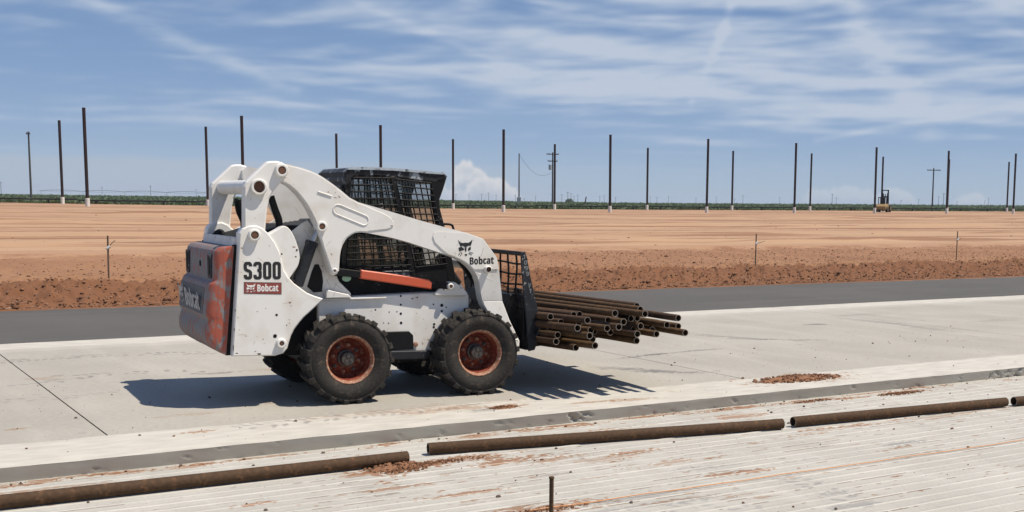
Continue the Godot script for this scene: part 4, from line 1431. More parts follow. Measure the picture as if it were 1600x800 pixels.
func build_body(L: Node3D) -> void:
	# lower body between the wheels
	var st := mb()
	extrude(st, PL([[497, 469], [560, 463], [667, 457.5], [731, 458], [733, 466], [733, 480], [727, 500], [722, 546], [560, 553], [497, 553]], 0.585), -0.585, 0.585, 0.012)
	obj("chassis", st, M.white_paint, L)
	st = mb()
	extrude(st, PL([[365, 540], [375, 372], [440, 352], [478, 352], [505, 400], [510, 470], [500, 555], [380, 553]], 0.5), -0.54, 0.54, 0.01)
	obj("engine_bay", st, M.black, L)  # black stands in for the shade inside the wheel arch
	# axle tubes
	for x in [0.0, WB]:
		st = mb()
		cyl(st, Vector3(x, 0.404, -0.72), Vector3(x, 0.404, 0.72), 0.07, -1.0, 16)
		obj("axle", st, M.hub_steel, L)
	# louvred engine cover between the uprights
	st = mb()
	extrude(st, PackedVector2Array([Vector2(-0.90, 1.36), Vector2(0.05, 1.36), Vector2(0.05, 1.63), Vector2(-0.62, 1.535), Vector2(-0.90, 1.43)]), -0.5, 0.5, 0.01)
	var hood := obj("engine_cover", st, M.black_paint, L)
	for k in 14:
		st = mb()
		box(st, Vector3(-0.58 + k * 0.045, 1.552 + k * 0.0064, 0), Vector3(0.024, 0.020, 0.94), Basis(Vector3(0, 0, 1), 0.5))
		obj("louvre", st, M.scuffed_black_paint, hood)
	# rear cross panel above the tailgate
	st = mb()
	extrude(st, PackedVector2Array([Vector2(-0.97, 1.36), Vector2(-0.90, 1.36), Vector2(-0.90, 1.50), Vector2(-0.95, 1.50)]), -0.66, 0.66, 0.008)
	obj("rear_cross_panel", st, M.dusty_white_paint, L)
	# cross tube of the rear links
	var c := V(404, 292, 0.78)
	st = mb()
	hollow(st, Vector3(c.x, c.y, -0.80), Vector3(c.x, c.y, 0.80), 0.064, 0.012, 28)
	obj("link_cross_tube", st, M.white_paint, L)
	# belly pan and front cross member
	st = mb()
	box(st, Vector3(0.6, 0.36, 0), Vector3(1.7, 0.12, 1.0), Basis.IDENTITY, 0.02)
	obj("belly_pan", st, M.black_paint, L)
	# hoses
	for h in [[[[334, 372], [340, 364], [348, 367], [352, 376]], -0.3, 0.028], [[[352, 372], [345, 362], [337, 365]], -0.45, 0.026], [[[425, 306], [431, 325], [438, 345], [436, 362]], 0.55, 0.020], [[[421, 309], [428, 330], [434, 350], [430, 364]], 0.52, 0.018], [[[369, 310], [372, 330], [379, 348], [378, 366]], -0.5, 0.022], [[[374, 312], [378, 332], [384, 348], [383, 366]], -0.46, 0.018]]:
		var pts := []
		for p in h[0]: pts.append(V(p[0], p[1], h[1]))
		st = mb()
		tube(st, arc_points(pts), h[2], 10)
		obj("hydraulic_hose", st, M.hose_rubber, L)

func build_side(L: Node3D, s: float) -> void:
	var right := s > 0
	var zf := 0.77
	var R := Transform3D.IDENTITY
	# upright plate with the wheel arch
	var st := mb()
	mirror(PL([[363, 557], [374.5, 364], [379, 357], [388, 353], [400, 352], [410, 356], [420, 365], [430, 379], [437, 393], [441, 408], [444, 422], [450, 432], [460, 443], [480, 457.5], [492, 462.5], [505, 466.5], [503, 470], [485, 487], [475, 496], [467.5, 505], [460, 515], [455, 525], [451.5, 536], [449, 545], [443, 552], [430, 556]], zf), st, 0.63, zf, s, 0.010)
	obj("upright", st, M.white_paint, L)
	# inner fender plate seen beside it
	st = mb()
	mirror(PL([[412, 368], [424, 364], [433, 359], [440, 354.5], [445, 353], [450, 355.5], [455, 361], [459.5, 369], [463, 378], [466, 387], [468, 396], [468.5, 404], [467, 412], [464.5, 418], [461, 423], [452, 436], [440, 430]], 0.735), st, 0.60, 0.735, s, 0.006)
	obj("inner_fender", st, M.white_paint, L)
	# engine side panel behind the lift cylinder
	st = mb()
	mirror(PL([[436, 376], [470, 350], [480, 344], [496, 362], [512, 400], [530, 440], [548, 458], [548, 467], [500, 470], [470, 452], [450, 430]], 0.555), st, 0.545, 0.56, s, 0.004)
	obj("engine_side_panel", st, M.dusty_white_paint, L)
	st = mb()
	mirror(PL([[487, 425], [492, 413], [498, 413], [503, 424], [505, 440], [503, 456], [490, 457], [480, 448]], 0.566), st, 0.56, 0.566, s, 0.002)
	obj("dark_opening_patch", st, M.black, L)  # flat black plate painted in for the dark of an open recess
	st = mb()
	mirror(PL([[509, 466], [510, 452.5], [544, 460], [549, 465]], 0.63), st, 0.587, 0.64, s, 0.006)
	obj("ledge_block", st, M.dusty_white_paint, L)
	st = mb()
	mirror(PL([[500, 467], [604, 464], [604, 466.5], [500, 469.5]], 0.62), st, 0.587, 0.615, s, 0.003)
	obj("ledge", st, M.dusty_white_paint, L)
	# rear link
	st = mb()
	mirror(PL([[381, 372], [381, 291], [384, 284], [417, 253], [423, 251.5], [433, 251.5], [442, 254], [449, 260], [450, 267], [446, 277], [435, 290], [427, 300], [421, 311], [418, 325], [416, 345], [414, 372]], 0.755), st, 0.655, 0.755, s, 0.014)
	var link := obj("rear_link", st, M.white_paint, L)
	# lift arm, bent slightly where it comes down to the coupler
	var za := 0.735
	var arm := PL([[440, 284], [433, 276], [433, 262], [440, 256], [447, 256], [455, 258], [466, 260.5], [477.5, 264], [487, 267.5], [495, 271], [508, 279], [520, 287.5], [533, 297.5], [546, 308.5], [560, 316], [600, 327.5], [655, 344], [695, 355], [730, 364], [751, 371.5], [755, 373], [766, 388], [776, 402], [778, 410], [779.5, 420], [783, 444], [787, 470], [797, 500], [808, 526], [811, 533], [810, 541], [804, 546], [797, 543], [780, 517], [768, 497], [757.5, 477], [753, 459], [750, 442], [746, 431], [741, 424], [735, 417], [727.5, 411], [719, 406], [707, 401], [673, 390], [640, 379], [615, 372], [588, 366.5], [572, 363.5], [562.5, 363], [555, 364], [549, 367], [543, 371.5], [539, 376], [535, 383], [532.5, 391], [531, 400], [529.5, 423], [527, 428], [522.5, 430.5], [518, 428], [512.5, 410], [506, 390], [500, 370], [495, 352], [490, 341], [485, 331], [478, 318.5], [470, 308], [462, 299], [452.5, 290.5]], za)
	var y1 := V(779, 420, za).y
	var y2 := V(775, 470, za).y
	var big := 20.0
	var x_front := V(742, 400, za).x
	var cuts := [[y1, big, null], [y2, y1, func(p: Vector2) -> float: return -(y1 - p.y) * 0.10 if p.x > x_front else 0.0], [-big, y2, func(p: Vector2) -> float: return -(y1 - y2) * 0.10 + (y2 - p.y) * 0.12 if p.x > x_front else 0.0]]
	st = mb()
	for c in cuts:
		var band := PackedVector2Array([Vector2(-big, c[0]), Vector2(big, c[0]), Vector2(big, c[1]), Vector2(-big, c[1])])
		for piece in Geometry2D.intersect_polygons(arm, band):
			mirror(piece, st, 0.60, za, s, 0.008, c[2])
	var a := obj("lift_arm", st, M.white_paint, L)
	# welded doubler plates and the pressed slot
	var inner := Geometry2D.offset_polygon(arm, -0.010)
	st = mb()
	var region := PL([[400, 235], [548, 235], [553, 314], [600, 334], [610, 340], [615, 347], [614, 354], [606, 357.5], [575, 361], [540, 445], [400, 445]], za)
	var region2 := PL([[683, 362], [678, 364], [676, 369], [679, 378], [690, 389], [704, 400], [722, 411], [733, 420.5], [800, 420.5], [800, 380], [757, 366]], za)
	var dst := mb()
	for poly in inner:
		for piece in Geometry2D.intersect_polygons(poly, region): mirror(piece, st, za, za + 0.008, s, 0.003)
		for piece in Geometry2D.intersect_polygons(poly, region2): mirror(piece, dst, za, za + 0.008, s, 0.003)
	obj("rear_doubler", st, M.white_paint, a)
	obj("front_doubler", dst, M.white_paint, a)
	st = mb()
	var loop := []
	var c0 := V(528, 327.5, za)
	var c1 := V(568, 344, za)
	var ax := Vector2(c1.x - c0.x, c1.y - c0.y).normalized()
	var rr := 0.045
	for k in 25:
		var th := PI * 0.5 + TAU * k / 24.0
		var cc := c0 if k <= 12 else c1
		var d := ax * cos(th) * rr + Vector2(-ax.y, ax.x) * sin(th) * rr
		loop.append(Vector3(cc.x + d.x, cc.y + d.y, s * (za + 0.008)))
		if k == 12: loop.append(Vector3(c1.x + d.x, c1.y + d.y, s * (za + 0.008)))
	loop.append(loop[0])
	tube(st, loop, 0.007, 6)
	tube(st, [V(496, 299.5, za) * Vector3(1, 1, s) + Vector3(0, 0, s * 0.01), V(518, 306.5, za) * Vector3(1, 1, s) + Vector3(0, 0, s * 0.01)], 0.007, 6)
	obj("weld_bead", st, M.white_paint, a)
	# pin bosses
	var at := func(u: float, v: float, z: float) -> Vector3:
		var p := V(u, v, z)
		return Vector3(p.x, p.y, p.z * s)
	boss(link, at.call(439, 266, 0.755), 0.058, 0.045, 0.031)
	boss(link, at.call(404, 292, 0.755), 0.070, 0.040, 0.046, "tube_boss", true)
	boss(L, at.call(396.5, 367, zf), 0.052, 0.045, 0.030)
	boss(a, at.call(501.5, 353.5, za), 0.047, 0.045, 0.024)
	boss(a, at.call(522.5, 423, za), 0.026, 0.016, 0.012)
	boss(a, at.call(760.5, 420.5, za + 0.006), 0.034, 0.055, 0.022, "coupler_boss", true)
	boss(L, at.call(439, 536, zf), 0.044, 0.035, 0.018)
	boss(a, at.call(805, 533, za - 0.01), 0.026, 0.03, 0.012)
	for hpos in [[429.5, 525, 0.017], [432, 492, 0.011], [440, 397, 0.008]]:
		st = mb()
		var p0: Vector3 = at.call(hpos[0], hpos[1], zf - 0.004)
		cyl(st, p0, p0 + Vector3(0, 0, s * 0.0055), hpos[2], -1.0, 14)
		obj("bolt_hole", st, M.black, L)
	# lift cylinder behind the arm's leg
	st = mb()
	cyl(st, at.call(464, 446, 0.66), at.call(487, 380, 0.66), 0.052, -1.0, 20, 0.006)
	cyl(st, at.call(485.5, 384, 0.66), at.call(488, 377, 0.66), 0.058, -1.0, 20, 0.006)
	var lc := obj("lift_cylinder", st, M.scuffed_black_paint, L)
	st = mb()
	cyl(st, at.call(487, 380, 0.66), at.call(501, 353, 0.66), 0.028, -1.0, 16)
	obj("cylinder_rod", st, M.bright_steel, lc)
	st = mb()
	var hp := []
	for q in [[468, 404], [461, 415], [455, 425], [453, 434], [459, 441]]: hp.append(at.call(q[0], q[1], 0.70))
	tube(st, arc_points(hp), 0.017, 9)
	obj("hydraulic_hose", st, M.hose_rubber, lc)
	# control link with its orange sleeve
	st = mb()
	mirror(PL([[520, 418], [566, 423.5], [676, 439], [700, 441], [707, 446], [702, 452], [672, 450], [566, 434], [522, 431]], 0.64), st, 0.60, 0.64, s, 0.006)
	var cl := obj("control_link", st, M.black_paint, L)
	st = mb()
	mirror(PL([[564, 421.5], [640, 431.5], [671, 437], [676, 442], [674, 452], [563, 435.5]], 0.65), st, 0.592, 0.65, s, 0.010)
	obj("orange_sleeve", st, M.orange_paint, cl)
	# mount lug at the front of the lower body
	st = mb()
	mirror(PL([[680, 458], [688, 450], [694, 442.5], [701, 440], [711, 441], [722, 448], [730, 457], [730, 462], [680, 462]], 0.63), st, 0.586, 0.63, s, 0.008)
	var lug := obj("mount_lug", st, M.white_paint, L)
	boss(lug, at.call(702, 447, 0.63), 0.030, 0.05, 0.014)
	# step box and sill between the tyres
	st = mb()
	mirror(PL([[598, 518.5], [639, 517.5], [646, 524], [646.5, 546], [598, 548]], 0.605), st, 0.586, 0.605, s, 0.006)
	obj("step_panel", st, M.black_paint, L)
	st = mb()
	mirror(PL([[585, 549.5], [671, 547.5], [674, 552], [668, 561], [585, 563]], 0.63), st, 0.45, 0.63, s, 0.008)
	obj("sill", st, M.scuffed_black_paint, L)
	for h in [[626, 462.5, 0.010], [644, 466.5, 0.007], [626, 476, 0.010], [626, 490, 0.012], [626.5, 504.5, 0.013], [608, 487.5, 0.006], [620, 487, 0.006], [607, 505, 0.006], [599, 504.5, 0.005], [586.5, 484, 0.008], [677, 475.5, 0.008], [690, 477, 0.016], [690, 486, 0.012], [678, 506.5, 0.012], [677.5, 511, 0.012], [697, 480, 0.007]]:
		st = mb()
		var p0: Vector3 = at.call(h[0], h[1], 0.581)
		cyl(st, p0, p0 + Vector3(0, 0, s * 0.0055), h[2], -1.0, 12)
		obj("bolt_hole", st, M.black, L)
	st = mb()
	cyl(st, at.call(649.5, 538, 0.585), at.call(649.5, 538, 0.61), 0.024, -1.0, 12, 0.005)
	obj("drain_plug", st, M.rim_lip_rust, L)
	if not right: return
	var cr := RandomNumberGenerator.new()
	cr.seed = 12
	for c in [[459, 386, 5, 3, 0.7355], [464, 391, 4, 4, 0.7355], [466, 379, 2, 2, 0.7355], [462, 401, 3, 2, 0.7355], [421, 384, 1.6, 1.6, zf], [402, 487, 2.2, 1.4, zf], [415, 482, 1.6, 1.4, zf], [448, 508, 2, 2.2, zf], [452, 505, 1.6, 3, zf], [378, 523, 11, 0.6, zf], [384, 525, 5, 0.7, zf], [405, 553, 6, 2.4, zf], [399, 549, 3, 1.4, zf], [411, 530, 1.6, 2, zf], [455, 478, 1.4, 1.6, zf], [364.5, 545, 1.6, 9, zf], [366, 515, 1.2, 6, zf], [367.5, 485, 1.0, 4, zf], [371, 425, 0.8, 5, zf], [370, 552, 4, 2.0, zf], [524, 309, 5, 1.2, za + 0.008], [513, 300, 3, 1.4, za + 0.008], [772, 456, 2.4, 0.7, za - 0.022], [695, 370, 0.8, 3, za + 0.008], [612, 353, 5, 1.4, za + 0.008], [740, 376, 3, 0.8, za + 0.008], [551, 300, 2, 1, za]]:
		var poly := PackedVector2Array()
		var ctr := V(c[0], c[1], c[4])
		for k in 9:
			var th := TAU * k / 9.0
			var q := cr.randf_range(0.55, 1.25)
			poly.append(Vector2(ctr.x + cos(th) * c[2] * 0.0029 * q, ctr.y + sin(th) * c[3] * 0.0029 * q))
		st = mb()
		extrude(st, poly, c[4] - 0.002, c[4] + 0.0007, 0.0)
		obj("paint_chip", st, M.rim_lip_rust if cr.randf() < 0.35 else M.chip_brown, L)
	# print on the near side
	var zt := zf + 0.001
	var p0 := V(380.5, 437, zt)
	var p1 := V(439.5, 436.5, zt)
	var up := V(380.5, 409, zt)
	var tilt := Basis(Vector3(0, 0, 1), atan2(p1.y - p0.y, p1.x - p0.x))
	block_number(p0, (p1 - p0).length(), up.y - p0.y, tilt, M.decal_black, L)
	st = mb()
	var q := PL([[381, 440.5], [440, 441.5], [440, 460], [381, 459]], zt)
	extrude(st, q, zt - 0.001, zt + 0.0008, 0.0)
	var badge := obj("badge", st, M.decal_dark_grey, L)
	st = mb()
	extrude(st, inset(q, -0.005) if Geometry2D.is_polygon_clockwise(q) else inset(q, 0.005), zt + 0.0008, zt + 0.0018, 0.0)
	obj("badge_field", st, M.decal_red, badge)
	var b0 := V(402, 455.8, zt + 0.002)
	lettering("Bobcat", b0, (V(435, 456, zt) - V(402, 455.8, zt)).length(), 0.066, tilt, M.decal_white, badge, 1.0)
	cat_head(V(384.5, 457, zt + 0.0028), 0.085, 0.078, tilt, M.decal_white, badge)
	var za2 := za + 0.0085
	var t0 := V(734, 413.8, za2)
	var t1 := V(771.5, 412.2, za2)
	var tl := Basis(Vector3(0, 0, 1), atan2(t1.y - t0.y, t1.x - t0.x))
	lettering("Bobcat", t0, (t1 - t0).length(), 0.075, tl, M.decal_black, a, 1.0)
	cat_head(V(716, 400.5, za2 + 0.0012), (V(740, 400, za2) - V(716, 400.5, za2)).length(), 0.155, tl, M.decal_black, a)

func bar_grid(parent: Node, quadpx: Array, lz: float, nu: int, nv: int, w: float, called: String) -> void:
	var a := V(quadpx[0][0], quadpx[0][1], absf(lz))
	var b := V(quadpx[1][0], quadpx[1][1], absf(lz))
	var c := V(quadpx[2][0], quadpx[2][1], absf(lz))
	var d := V(quadpx[3][0], quadpx[3][1], absf(lz))
	for p in [a, b, c, d]: pass
	var sg := signf(lz)
	var fl := func(p: Vector3) -> Vector3: return Vector3(p.x, p.y, p.z * sg)
	var st := mb()
	for i in nu + 1:
		var t := float(i) / nu
		cyl(st, fl.call(a.lerp(b, t)), fl.call(d.lerp(c, t)), w, -1.0, 5)
	for j in nv + 1:
		var t := float(j) / nv
		cyl(st, fl.call(a.lerp(d, t)) + Vector3(0, 0, sg * w), fl.call(b.lerp(c, t)) + Vector3(0, 0, sg * w), w, -1.0, 5)
	obj(called, st, M.black_paint, parent)

func build_cab(L: Node3D) -> void:
	var cab := Node3D.new()
	cab.name = "cab"
	L.add_child(cab, true)
	var zc := 0.43
	var st := mb()
	extrude(st, PL([[540, 300], [536, 280], [538, 268], [545, 262.5], [580, 262.3], [615, 264], [660, 268], [694, 271], [699, 274], [698, 281], [690, 287.5], [676, 286.5], [640, 282], [600, 277], [560, 275], [550, 280], [549, 300]], zc), -zc, zc, 0.02)
	obj("roof", st, M.worn_sheen_roof_paint, cab)
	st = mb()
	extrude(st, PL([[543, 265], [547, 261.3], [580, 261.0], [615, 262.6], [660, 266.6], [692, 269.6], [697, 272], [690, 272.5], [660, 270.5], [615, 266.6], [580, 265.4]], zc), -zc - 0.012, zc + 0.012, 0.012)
	obj("roof_sheen_cap", st, M.worn_sheen_cap, cab)
	for s in [1.0, -1.0]:
		st = mb()
		mirror(PL([[538, 290], [551, 278], [549, 300], [546, 330], [545, 400], [545, 460], [530, 460], [532, 400], [536, 330]], zc), st, zc - 0.09, zc, s, 0.012)
		obj("rear_post", st, M.black_paint, cab)
		st = mb()
		mirror(PL([[699, 275], [693, 295], [687, 312], [688, 327], [696, 357], [706, 400], [717, 458], [703, 458], [696, 415], [687, 372], [679, 335], [675, 310], [674, 284]], zc), st, zc - 0.05, zc, s, 0.008)
		obj("front_post", st, M.black_paint, cab)
		st = mb()
		mirror(PL([[609, 275], [618, 276], [634, 345], [642, 385], [650, 440], [641, 440], [632, 385], [623, 340]], zc), st, zc - 0.02, zc + 0.004, s, 0.006)
		obj("middle_post", st, M.black_paint, cab)
		st = mb()
		mirror(PL([[529, 424], [560, 421], [648, 414], [703, 411], [715, 459], [529, 461]], zc), st, zc - 0.03, zc - 0.003, s, 0.006)
		obj("lower_side_panel", st, M.black_paint, cab)
		bar_grid(cab, [[552, 278], [611, 278], [644, 424], [540, 428]], zc * s, 7, 14, 0.0072, "window_guard")
		bar_grid(cab, [[618, 280], [674, 286], [698, 412], [649, 418]], zc * s, 6, 13, 0.0072, "window_guard")
		st = mb()
		mirror(PL([[550, 278], [674, 285], [700, 412], [545, 428]], zc), st, zc - 0.042, zc - 0.036, s, 0.0)
		obj("side_window", st, M.window_glass, cab)
	# rear wall with its window
	var rx := V(541, 300, zc).x
	st = mb()
	box(st, Vector3(rx, 1.93 + 0.09, 0), Vector3(0.05, 0.14, 0.82))
	box(st, Vector3(rx, 1.25, 0), Vector3(0.05, 0.76, 0.82))
	obj("rear_wall", st, M.black_paint, cab)
	st = mb()
	box(st, Vector3(rx, 1.79, 0), Vector3(0.008, 0.34, 0.80))
	obj("rear_window", st, M.window_glass, cab)
	st = mb()
	box(st, Vector3(rx - 0.03, 1.96, 0), Vector3(0.02, 0.025, 0.74))
	box(st, Vector3(rx - 0.03, 1.63, 0), Vector3(0.02, 0.025, 0.74))
	for z in [-0.36, 0.36]: box(st, Vector3(rx - 0.03, 1.79, z), Vector3(0.02, 0.30, 0.025))
	obj("window_seal", st, M.decal_dark_grey, cab)
	# seat, lap bar and floor
	st = mb()
	box(st, Vector3(0.50, 1.05, 0), Vector3(0.45, 0.14, 0.48), Basis.IDENTITY, 0.04)
	box(st, Vector3(0.26, 1.35, 0), Vector3(0.13, 0.62, 0.46), Basis(Vector3(0, 0, 1), 0.12), 0.04)
	obj("seat", st, M.seat_vinyl, cab)
	st = mb()
	box(st, Vector3(0.62, 0.96, 0), Vector3(1.0, 0.05, 0.80))
	obj("cab_floor", st, M.black, cab)
	for z in [-0.28, 0.28]:
		st = mb()
		cyl(st, Vector3(0.85, 0.98, z), Vector3(0.88, 1.32, z), 0.016, -1.0, 8)
		lathe(st, [[0.0, -0.06], [0.028, -0.05], [0.034, 0.0], [0.026, 0.06], [0.0, 0.07]], 10, Transform3D(Basis.IDENTITY, Vector3(0.88, 1.36, z)))
		obj("control_lever", st, M.black, cab)
	# grab handle ahead of the cab, safety label
	st = mb()
	var hp := []
	for q in [[694, 350], [702, 350.5], [707, 353], [709, 361]]: hp.append(V(q[0], q[1], 0.36))
	tube(st, arc_points(hp), 0.012, 8)
	obj("grab_handle", st, M.black_paint, cab)
	st = mb()
	extrude(st, PL([[598, 423.5], [647, 422], [647.5, 433], [598, 432]], zc), zc, zc + 0.002, 0.0)
	var lb := obj("safety_label", st, M.decal_grey, cab)
	for k in 4:
		st = mb()
		var p := V(602 + k * 11.5, 428, zc)
		box(st, Vector3(p.x, p.y, zc + 0.0025), Vector3(0.045, 0.028, 0.001))
		obj("label_panel", st, M.decal_dark_grey, lb)
	st = mb()
	var gp := V(541.5, 435, 0.575)
	lathe(st, [[0.0, 0.003], [0.042, 0.002], [0.042, 0.0]], 18, Transform3D(Basis(Vector3(1, 0, 0), Vector3(0, 0, 1), Vector3(0, -0.7, 0)), gp), false)
	obj("round_label", st, mat("label_green", lin(0.30, 0.48, 0.36), 0.5), cab)

func build_tailgate(L: Node3D) -> void:
	var node := Node3D.new()
	node.name = "tailgate"
	L.add_child(node, true)
	var W := 0.69
	# side profile from the seam over the top, down the back and under to the seam
	var prof := [[-0.955, 1.425], [-1.02, 1.425], [-1.075, 1.412], [-1.108, 1.38], [-1.118, 1.33], [-1.122, 1.16], [-1.127, 1.125], [-1.160, 1.098], [-1.172, 1.06], [-1.190, 0.90], [-1.200, 0.82], [-1.192, 0.805], [-1.182, 0.79], [-1.205, 0.70], [-1.205, 0.63], [-1.19, 0.585], [-1.15, 0.535], [-1.09, 0.495], [-1.045, 0.475]]
	var seam := func(y: float) -> float: return lerpf(-1.045, -0.955, (y - 0.475) / 0.95)
	var f := func(s: float, t: float) -> Vector3:
		var k := t * (prof.size() - 1)
		var i := mini(int(k), prof.size() - 2)
		var x: float = lerpf(prof[i][0], prof[i + 1][0], k - i)
		var y: float = lerpf(prof[i][1], prof[i + 1][1], k - i)
		# s runs round: right flank, back, left flank
		var z: float
		var back := 1.0
		if s < 0.2:
			z = W - 0.012 * s / 0.2
			back = sm01(0.0, 1.0, s / 0.2) * 0.55
		elif s < 0.32:
			var a := (s - 0.2) / 0.12 * PI * 0.5
			z = W - 0.012 - 0.075 * (1.0 - cos(a))
			back = 0.55 + 0.45 * sin(a)
		elif s <= 0.68:
			z = lerpf(W - 0.087, -(W - 0.087), (s - 0.32) / 0.36)
		elif s < 0.8:
			var a := (0.8 - s) / 0.12 * PI * 0.5
			z = -(W - 0.012 - 0.075 * (1.0 - cos(a)))
			back = 0.55 + 0.45 * sin(a)
		else:
			z = -(W - 0.012 * (1.0 - s) / 0.2)
			back = sm01(0.0, 1.0, (1.0 - s) / 0.2) * 0.55
		var sx: float = seam.call(y)
		var dent := NZ.get_noise_2d(z * 12.0, y * 12.0) * 0.006
		return Vector3(lerpf(sx, x, back) + dent * back, y, z)
	# split by colour: flanks are orange, the back is grey
	put("flank", sheet(24, 54, func(s: float, t: float) -> Vector3: return f.call(s * 0.30, t)), M.faded_orange_paint, node)
	put("back_cover", sheet(60, 54, func(s: float, t: float) -> Vector3: return f.call(0.30 + s * 0.40, t)), M.weathered_grey_plastic, node)
	put("flank", sheet(24, 54, func(s: float, t: float) -> Vector3: return f.call(0.70 + s * 0.30, t)), M.faded_orange_paint, node)
	# tail lamp recesses
	for z in [-0.52, 0.50]:
		var st := mb()
		box(st, Vector3(-1.118, 1.245, z), Vector3(0.03, 0.215, 0.15), Basis.IDENTITY, 0.008)
		var l := obj("lamp_housing", st, M.scuffed_black_paint, node)
		st = mb()
		box(st, Vector3(-1.130, 1.25, z), Vector3(0.016, 0.16, 0.085), Basis.IDENTITY, 0.005)
		obj("lamp", st, M.black, l)
	var st := mb()
	box(st, Vector3(-1.124, 1.25, 0.06), Vector3(0.012, 0.05, 0.03), Basis.IDENTITY, 0.004)
	obj("latch", st, M.black, node)
	# printed panel on the back
	var b := Basis(Vector3(0, 1, 0), -PI / 2) * Basis(Vector3(1, 0, 0), 0.10)
	var y0 := 0.835
	var on := func(y: float, out: float) -> float: return -1.172 - (1.06 - y) * 0.115 - out
	st = mb()
	var pq := [[0.825, -0.60], [0.825, 0.50], [1.055, 0.50], [1.055, -0.60]]
	var v := []
	for p in pq: v.append(Vector3(on.call(p[0], 0.005), p[0], p[1]))
	quad(st, v[3], v[2], v[1], v[0])
	for p in pq: v.append(Vector3(on.call(p[0], -0.012), p[0], p[1]))
	for i in 4: quad(st, v[i], v[(i + 1) % 4], v[4 + (i + 1) % 4], v[4 + i])
	var pan := obj("printed_panel", st, M.decal_dark_grey, node)
	lettering("Bobcat", Vector3(on.call(0.855, 0.0068), 0.850, -0.24), 0.66, 0.18, b, M.decal_grey, pan, 1.0)
	cat_head(Vector3(on.call(0.86, 0.0068), 0.86, -0.56), 0.27, 0.19, b, M.decal_grey, pan)
	# black strips filling the gap along the seam
	st = mb()
	for s in [1.0, -1.0]:
		for k in 12:
			var ya := lerpf(0.478, 1.43, k / 12.0)
			var yb := lerpf(0.478, 1.43, (k + 1) / 12.0)
			box(st, Vector3(seam.call((ya + yb) * 0.5) + 0.022, (ya + yb) * 0.5, s * 0.66), Vector3(0.05, yb - ya + 0.012, 0.05))
	obj("seam_filler", st, M.black, node)
	# solid core so that nothing shows through
	st = mb()
	extrude(st, PackedVector2Array([Vector2(-1.10, 0.56), Vector2(-1.00, 0.50), Vector2(-0.92, 1.40), Vector2(-1.06, 1.385)]), -0.60, 0.60, 0.0)
	obj("core", st, M.black, node)

